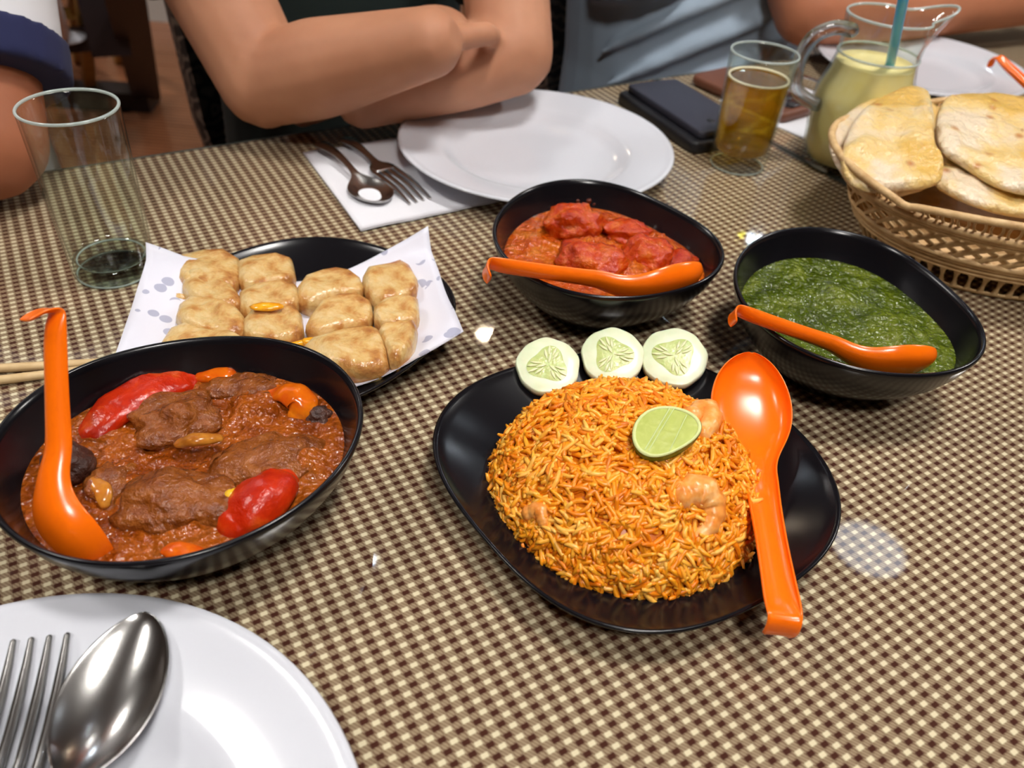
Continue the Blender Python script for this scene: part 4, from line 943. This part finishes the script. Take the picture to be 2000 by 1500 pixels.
# --- middle person, dark green shirt, arms crossed on the table edge
EL = at(518, 160, .055); ER = at(1000, 105, .072); SL = F(.115, .985, .345); SR = F(.525, .985, .345)
W1 = at(838, 84, .114); W2 = at(720, 206, .040)+V*.015
torC = F(.33, .985, 0)
MP = body('person', [limb(SL, EL, .060, .054, .042), limb(EL, W1, .040, .043, .029), limb(SR, ER, .058, .052, .041), limb(ER, W2, .040, .039, .027),
     torso(F(.345, .985, 0), 0, -.28, .36, .140, .095, .02), tube([F(.33, .98, .33), F(.33, .96, .45)], [.055, .052], 16)]
     + hand(W1, (at(1000, 62, .085)+V*.14)-W1, Vector((0, -.4, 1)), -1) + hand(W2, (at(620, 150, .06)+V*.10)-W2, Vector((0, -1, .6)), 1, curl=.7) + head(F(.33, .94, .545)), m_skin1, F(.33, .985, FZ),
     'person in a dark green t-shirt with arms crossed on the table', 'person', vox=.0045, it=2)
extras(MP, F(.33, .94, .545))
def sleeve(a, b, k, r0, r1): return tube([a.lerp(b, q*k/4) for q in range(5)], [lerp(r0, r1, q/4) for q in range(5)], 20, caps=False)
body('t_shirt', [torso(F(.345, .985, 0), 0, -.285, .375, .160, .125, .02), sleeve(SL, EL, .70, .078, .074), sleeve(SR, ER, .80, .076, .066)], m_green_tee, None, parent=MP, it=8)
body('trousers', legs(.33, .97)+[torso(F(.345, .985, 0), 0, -.36, -.2, .165, .125)], m_pants, None, parent=MP, vox=.012)
# --- right person, blue shirt, forearm along the table edge
E2 = at(1585, 18, .060); W3 = at(2080, -5, .060); S2 = F(.92, 1.03, .36); S3 = F(.73, .99, .36); tc2 = F(.895, .965, 0)
RP = body('person', [limb(S2, E2, .060, .058, .048), limb(E2, W3, .046, .046, .032), torso(tc2, 0, -.28, .36, .165, .095), tube([F(.80, 1.0, .34), F(.80, .98, .47)], [.055, .052], 16)]
     + hand(W3, (W3-E2), Vector((0, 0, 1)), 1) + head(F(.80, .97, .565)), m_skin2, F(.815, .965, FZ), 'person in a light blue shirt leaning on the far table edge', 'person', vox=.0055)
extras(RP, F(.80, .97, .565))
folds = []
tvf = torso(tc2, 0, -.285, .375, .215, .150)
def surf(u, z):   # front of the shirt
    k = u/.215; return tc2+U*u+V*(-.150*math.sqrt(max(0.02, 1-k*k))*.99)+Vector((0, 0, z))
for u0, z0, u1, z1, r in ((-.20, -.02, .06, .16, .011), (-.19, -.06, .12, .12, .012), (-.17, -.10, .14, .06, .010), (-.20, .05, .02, .20, .010), (-.12, -.12, .16, .0, .011), (-.19, .10, -.02, .24, .009), (0, -.10, .17, .10, .012), (.06, -.05, .18, .18, .010)):
    folds.append(tube([surf(lerp(u0, u1, q/7), lerp(z0, z1, q/7)+.012*math.sin(q)) for q in range(8)], [r*.4, r*.8, r, r, r, r*.9, r*.7, r*.3], 10))
body('shirt', [tvf, sleeve(S2, E2, .85, .085, .078), sleeve(S3, F(.745, .90, .05), 1.0, .080, .07)]+folds, m_blue, None, parent=RP, vox=.005, it=5)
body('trousers', legs(.895, .95)+[torso(F(.895, .965, 0), 0, -.36, -.2, .2, .14)], m_pants, None, parent=RP, vox=.012)
# --- left person, white shirt with navy sleeve band
E3 = at(-34, 276, .052); S4 = F(.005, .94, .33); W4 = at(-330, 330, .045); tc3 = F(-.18, .985, 0)
LP = body('person', [limb(S4, E3, .060, .056, .046), limb(E3, W4, .044, .048, .032), torso(tc3, 0, -.28, .36, .165, .095), tube([F(-.18, .98, .33), F(-.18, .96, .45)], [.055, .052], 16)]
     + hand(W4, (W4-E3), Vector((0, 0, 1)), -1) + head(F(-.18, .94, .545)), m_skin3, F(-.18, .985, FZ), 'person at the left edge in a white shirt, elbow on the table', 'person', vox=.0055)
extras(LP, F(-.18, .94, .545))
sh = body('t_shirt', [torso(tc3, 0, -.285, .375, .205, .125), sleeve(S4, E3, .84, .078, .067)], m_white_tee, None, parent=LP, it=6)
def ring(a, b, k0, k1, r0, r1):
    return tube([a.lerp(b, lerp(k0, k1, q/3)) for q in range(4)], [r0, lerp(r0, r1, .4), lerp(r0, r1, .7), r1], 24, caps=False)
body('sleeve_band', [ring(S4, E3, .80, .885, .072, .070)], m_navy, None, parent=sh, vox=.004, it=3)
body('trousers', legs(-.18, .97)+[torso(F(-.18, .985, 0), 0, -.36, -.2, .19, .125)], m_pants, None, parent=LP, vox=.012)
# ------------------------------------------------------------ chairs
t = NT('damask'); n1 = t.noise(9, 2, 0.4, 3.5); wv = t.n('ShaderNodeTexWave', wave_type='RINGS'); wv.inputs['Scale'].default_value = 11; wv.inputs['Distortion'].default_value = 16; wv.inputs['Detail'].default_value = 2.0; wv.inputs['Detail Scale'].default_value = 2.2
t.l(t.coord(), wv.inputs[0]); t.base(t.ramp(wv.outputs[1], [(0.0, lin((14, 11, 12))), (0.52, lin((18, 14, 14))), (0.60, lin((70, 58, 52))), (0.9, lin((104, 88, 76)))])); t.set(Roughness=0.6); m_dam = t.m
def chair(u0, v0, label):
    C_ = empty('dining_chair', F(u0, v0, FZ), label, 'chair', 'damask chairs along the far side')
    mk('seat', pillow([F(u0-.22, v0-.22, -.32), F(u0+.22, v0-.22, -.32), F(u0+.21, v0+.20, -.32), F(u0-.21, v0+.20, -.32)], .05, 6, 8, k=2, under=.6), m_dam, C_)
    Vv = []; n = 24
    out = []
    for q in range(n):
        a = 2*math.pi*q/n; x = .200*math.copysign(abs(math.cos(a))**.5, math.cos(a)); z = .30*math.copysign(abs(math.sin(a))**.5, math.sin(a)); out.append((x, z))
    for s, dv in ((.97, -.03), (1, -.02), (1, .02), (.97, .03)):
        for x, z in out: Vv.append(F(u0+x*s*(1+.05*z), v0+.22+dv+.10*(z+.3), .02+z*s))
    mk('backrest', (Vv, grid_faces(4, n)+[tuple(range(n)), tuple(reversed(range(3*n, 4*n)))]), m_dam, C_)
    for sx_ in (-1, 1):
        for sy_ in (-1, 1): mk('leg', beam(F(u0+.19*sx_, v0+.18*sy_, FZ), F(u0+.19*sx_, v0+.18*sy_, -.34), .035, .035), m_darkwood, C_, smooth=False)
chair(.385, .905, 'damask chair under the person in dark green'); chair(.945, .925, 'damask chair under the person in light blue'); chair(-.22, .925, 'damask chair under the person in white'); chair(1.44, .95, 'damask chair at the far right behind the white plate')
# ------------------------------------------------------------ table and stools in the background
BT = empty('side_table', at(305, 190, FZ), 'dark framed table in the background at the upper left', 'table')
A = at(300, 192, FZ+.03); Bq = at(150, 184, FZ+.03)
mk('foot_bar', beam(A, Bq-(A-Bq)*.8, .10, .06), m_darkwood, BT, smooth=False)
mk('leg', beam(at(284, 180, FZ+.05), at(232, -60, FZ+.62), .085, .05), m_darkwood, BT, smooth=False)
R0, R1 = at(268, 66, FZ+.36), at(50, 86, FZ+.36)
mk('shelf', beam(R0, R1, .10, .035), m_darkwood, BT, smooth=False)
mk('panel', beam(at(245, 48, FZ+.42), at(165, 52, FZ+.42), .03, .14), m_darkwood, BT, smooth=False)
tt = at(232, -60, FZ+.62); mk('top', box((tt.x-.5, tt.y+.35, FZ+.72), 1.2, .5, .035, TA*.2), m_darkwood, BT, smooth=False)
wb = at(126, 76, FZ+.378)
WP = empty('white_stand', wb, 'slanted white pole standing on the dark shelf', 'stand'); m_wp = plain('white_metal', (222, 220, 226), 0.35)
mk('base', lathe(wb, [(0, 0), (.05, 0), (.05, .006), (.02, .012), (0, .012)], 28), m_wp, WP); mk('pole', tube([wb+Vector((0, 0, .008)), at(84, -40, FZ+.70)], .017, 14), m_wp, WP)
m_pine = mottled('yellow_pine', [(0.3, (150, 110, 44)), (0.7, (178, 136, 64))], 20, 0.5)
def stool(legs_, rungs, seat, label):
    K_ = empty('wooden_stool', legs_[0][0], label, 'stool', 'pine stools in the background')
    for a, b in legs_: mk('leg', beam(a, b, .032, .032), m_pine, K_, smooth=False)
    for a, b in rungs: mk('rung', beam(a, b, .026, .026), m_pine, K_, smooth=False)
    mk('seat', lathe(seat, [(0, 0), (.15, 0), (.165, .012), (.165, .024), (.15, .034), (0, .034)], 32), m_pine, K_)
stool([(at(177, 184, FZ+.0), at(158, -20, FZ+.50)), (at(138, 186, FZ+.0), at(84, 70, FZ+.34)), (at(232, 120, FZ), at(240, -60, FZ+.45))], [(at(164, 24, FZ+.40), at(246, 22, FZ+.36))], at(150, -120, FZ+.52)+Vector((0, 0, 0)), 'yellow pine stool in front of the dark table')
stool([(at(152, 118, FZ), at(146, -20, FZ+.45)), (at(128, 130, FZ), at(96, 20, FZ+.40)), (at(60, 120, FZ), at(64, 0, FZ+.40))], [(at(60, 30, FZ+.35), at(150, 24, FZ+.35))], at(100, -110, FZ+.5), 'yellow pine stool farther back beside the white pole')
cp = at(272, 36, FZ)
KT = empty('counter', (cp.x+.5, cp.y+.15, FZ), 'cream counter with white base far behind the green shirt', 'counter')
mk('front', box((cp.x+.55, cp.y+.2, FZ+.10), 1.5, .4, .8), plain('counter_cream', (176, 160, 132), 0.6), KT, smooth=False); mk('plinth', box((cp.x+.55, cp.y+.18, FZ), 1.5, .4, .10), plain('plinth_white', (196, 192, 184), 0.5), KT, smooth=False)
# ------------------------------------------------------------ small traces of food
def smear(pts, R, c, mat, label):
    vfs = []
    for k, (px, py, z, r) in enumerate(pts):
        p = at(px, py, z); d = Vector((p.x-c[0], p.y-c[1], 0)).normalized(); vfs.append(ico(p-d*.0008, r, 2, (1, .6, 1), .4, 1.6, k, math.atan2(d.y, d.x)+math.pi/2))
    o = mk('sauce_smear', join(*vfs), mat); return tag(o, label, 'sauce', kind='stuff')
def wallz(px, py, R, c):     # height on the inner wall seen at a pixel
    z = .045
    for _ in range(20):
        p = at(px, py, z); f_ = math.hypot(p.x-c[0], p.y-c[1])/R(math.atan2(p.y-c[1], p.x-c[0])); z = .6*z+.4*float(np.interp(f_, [.75, .86, .925, .96], [.022, .033, .044, .052]))
    return z
sp_ = [(1138, 378, .0026), (1150, 392, .0022), (1128, 392, .0016), (1156, 382, .0014), (1143, 400, .0018), (1160, 398, .0011), (1132, 402, .0012)]
smear([(x, y, wallz(x, y, redR, RC), r) for x, y, r in sp_], redR, RC, plain('dried_sauce', (92, 36, 14), 0.5), 'brown sauce smear on the back wall of the red curry bowl')
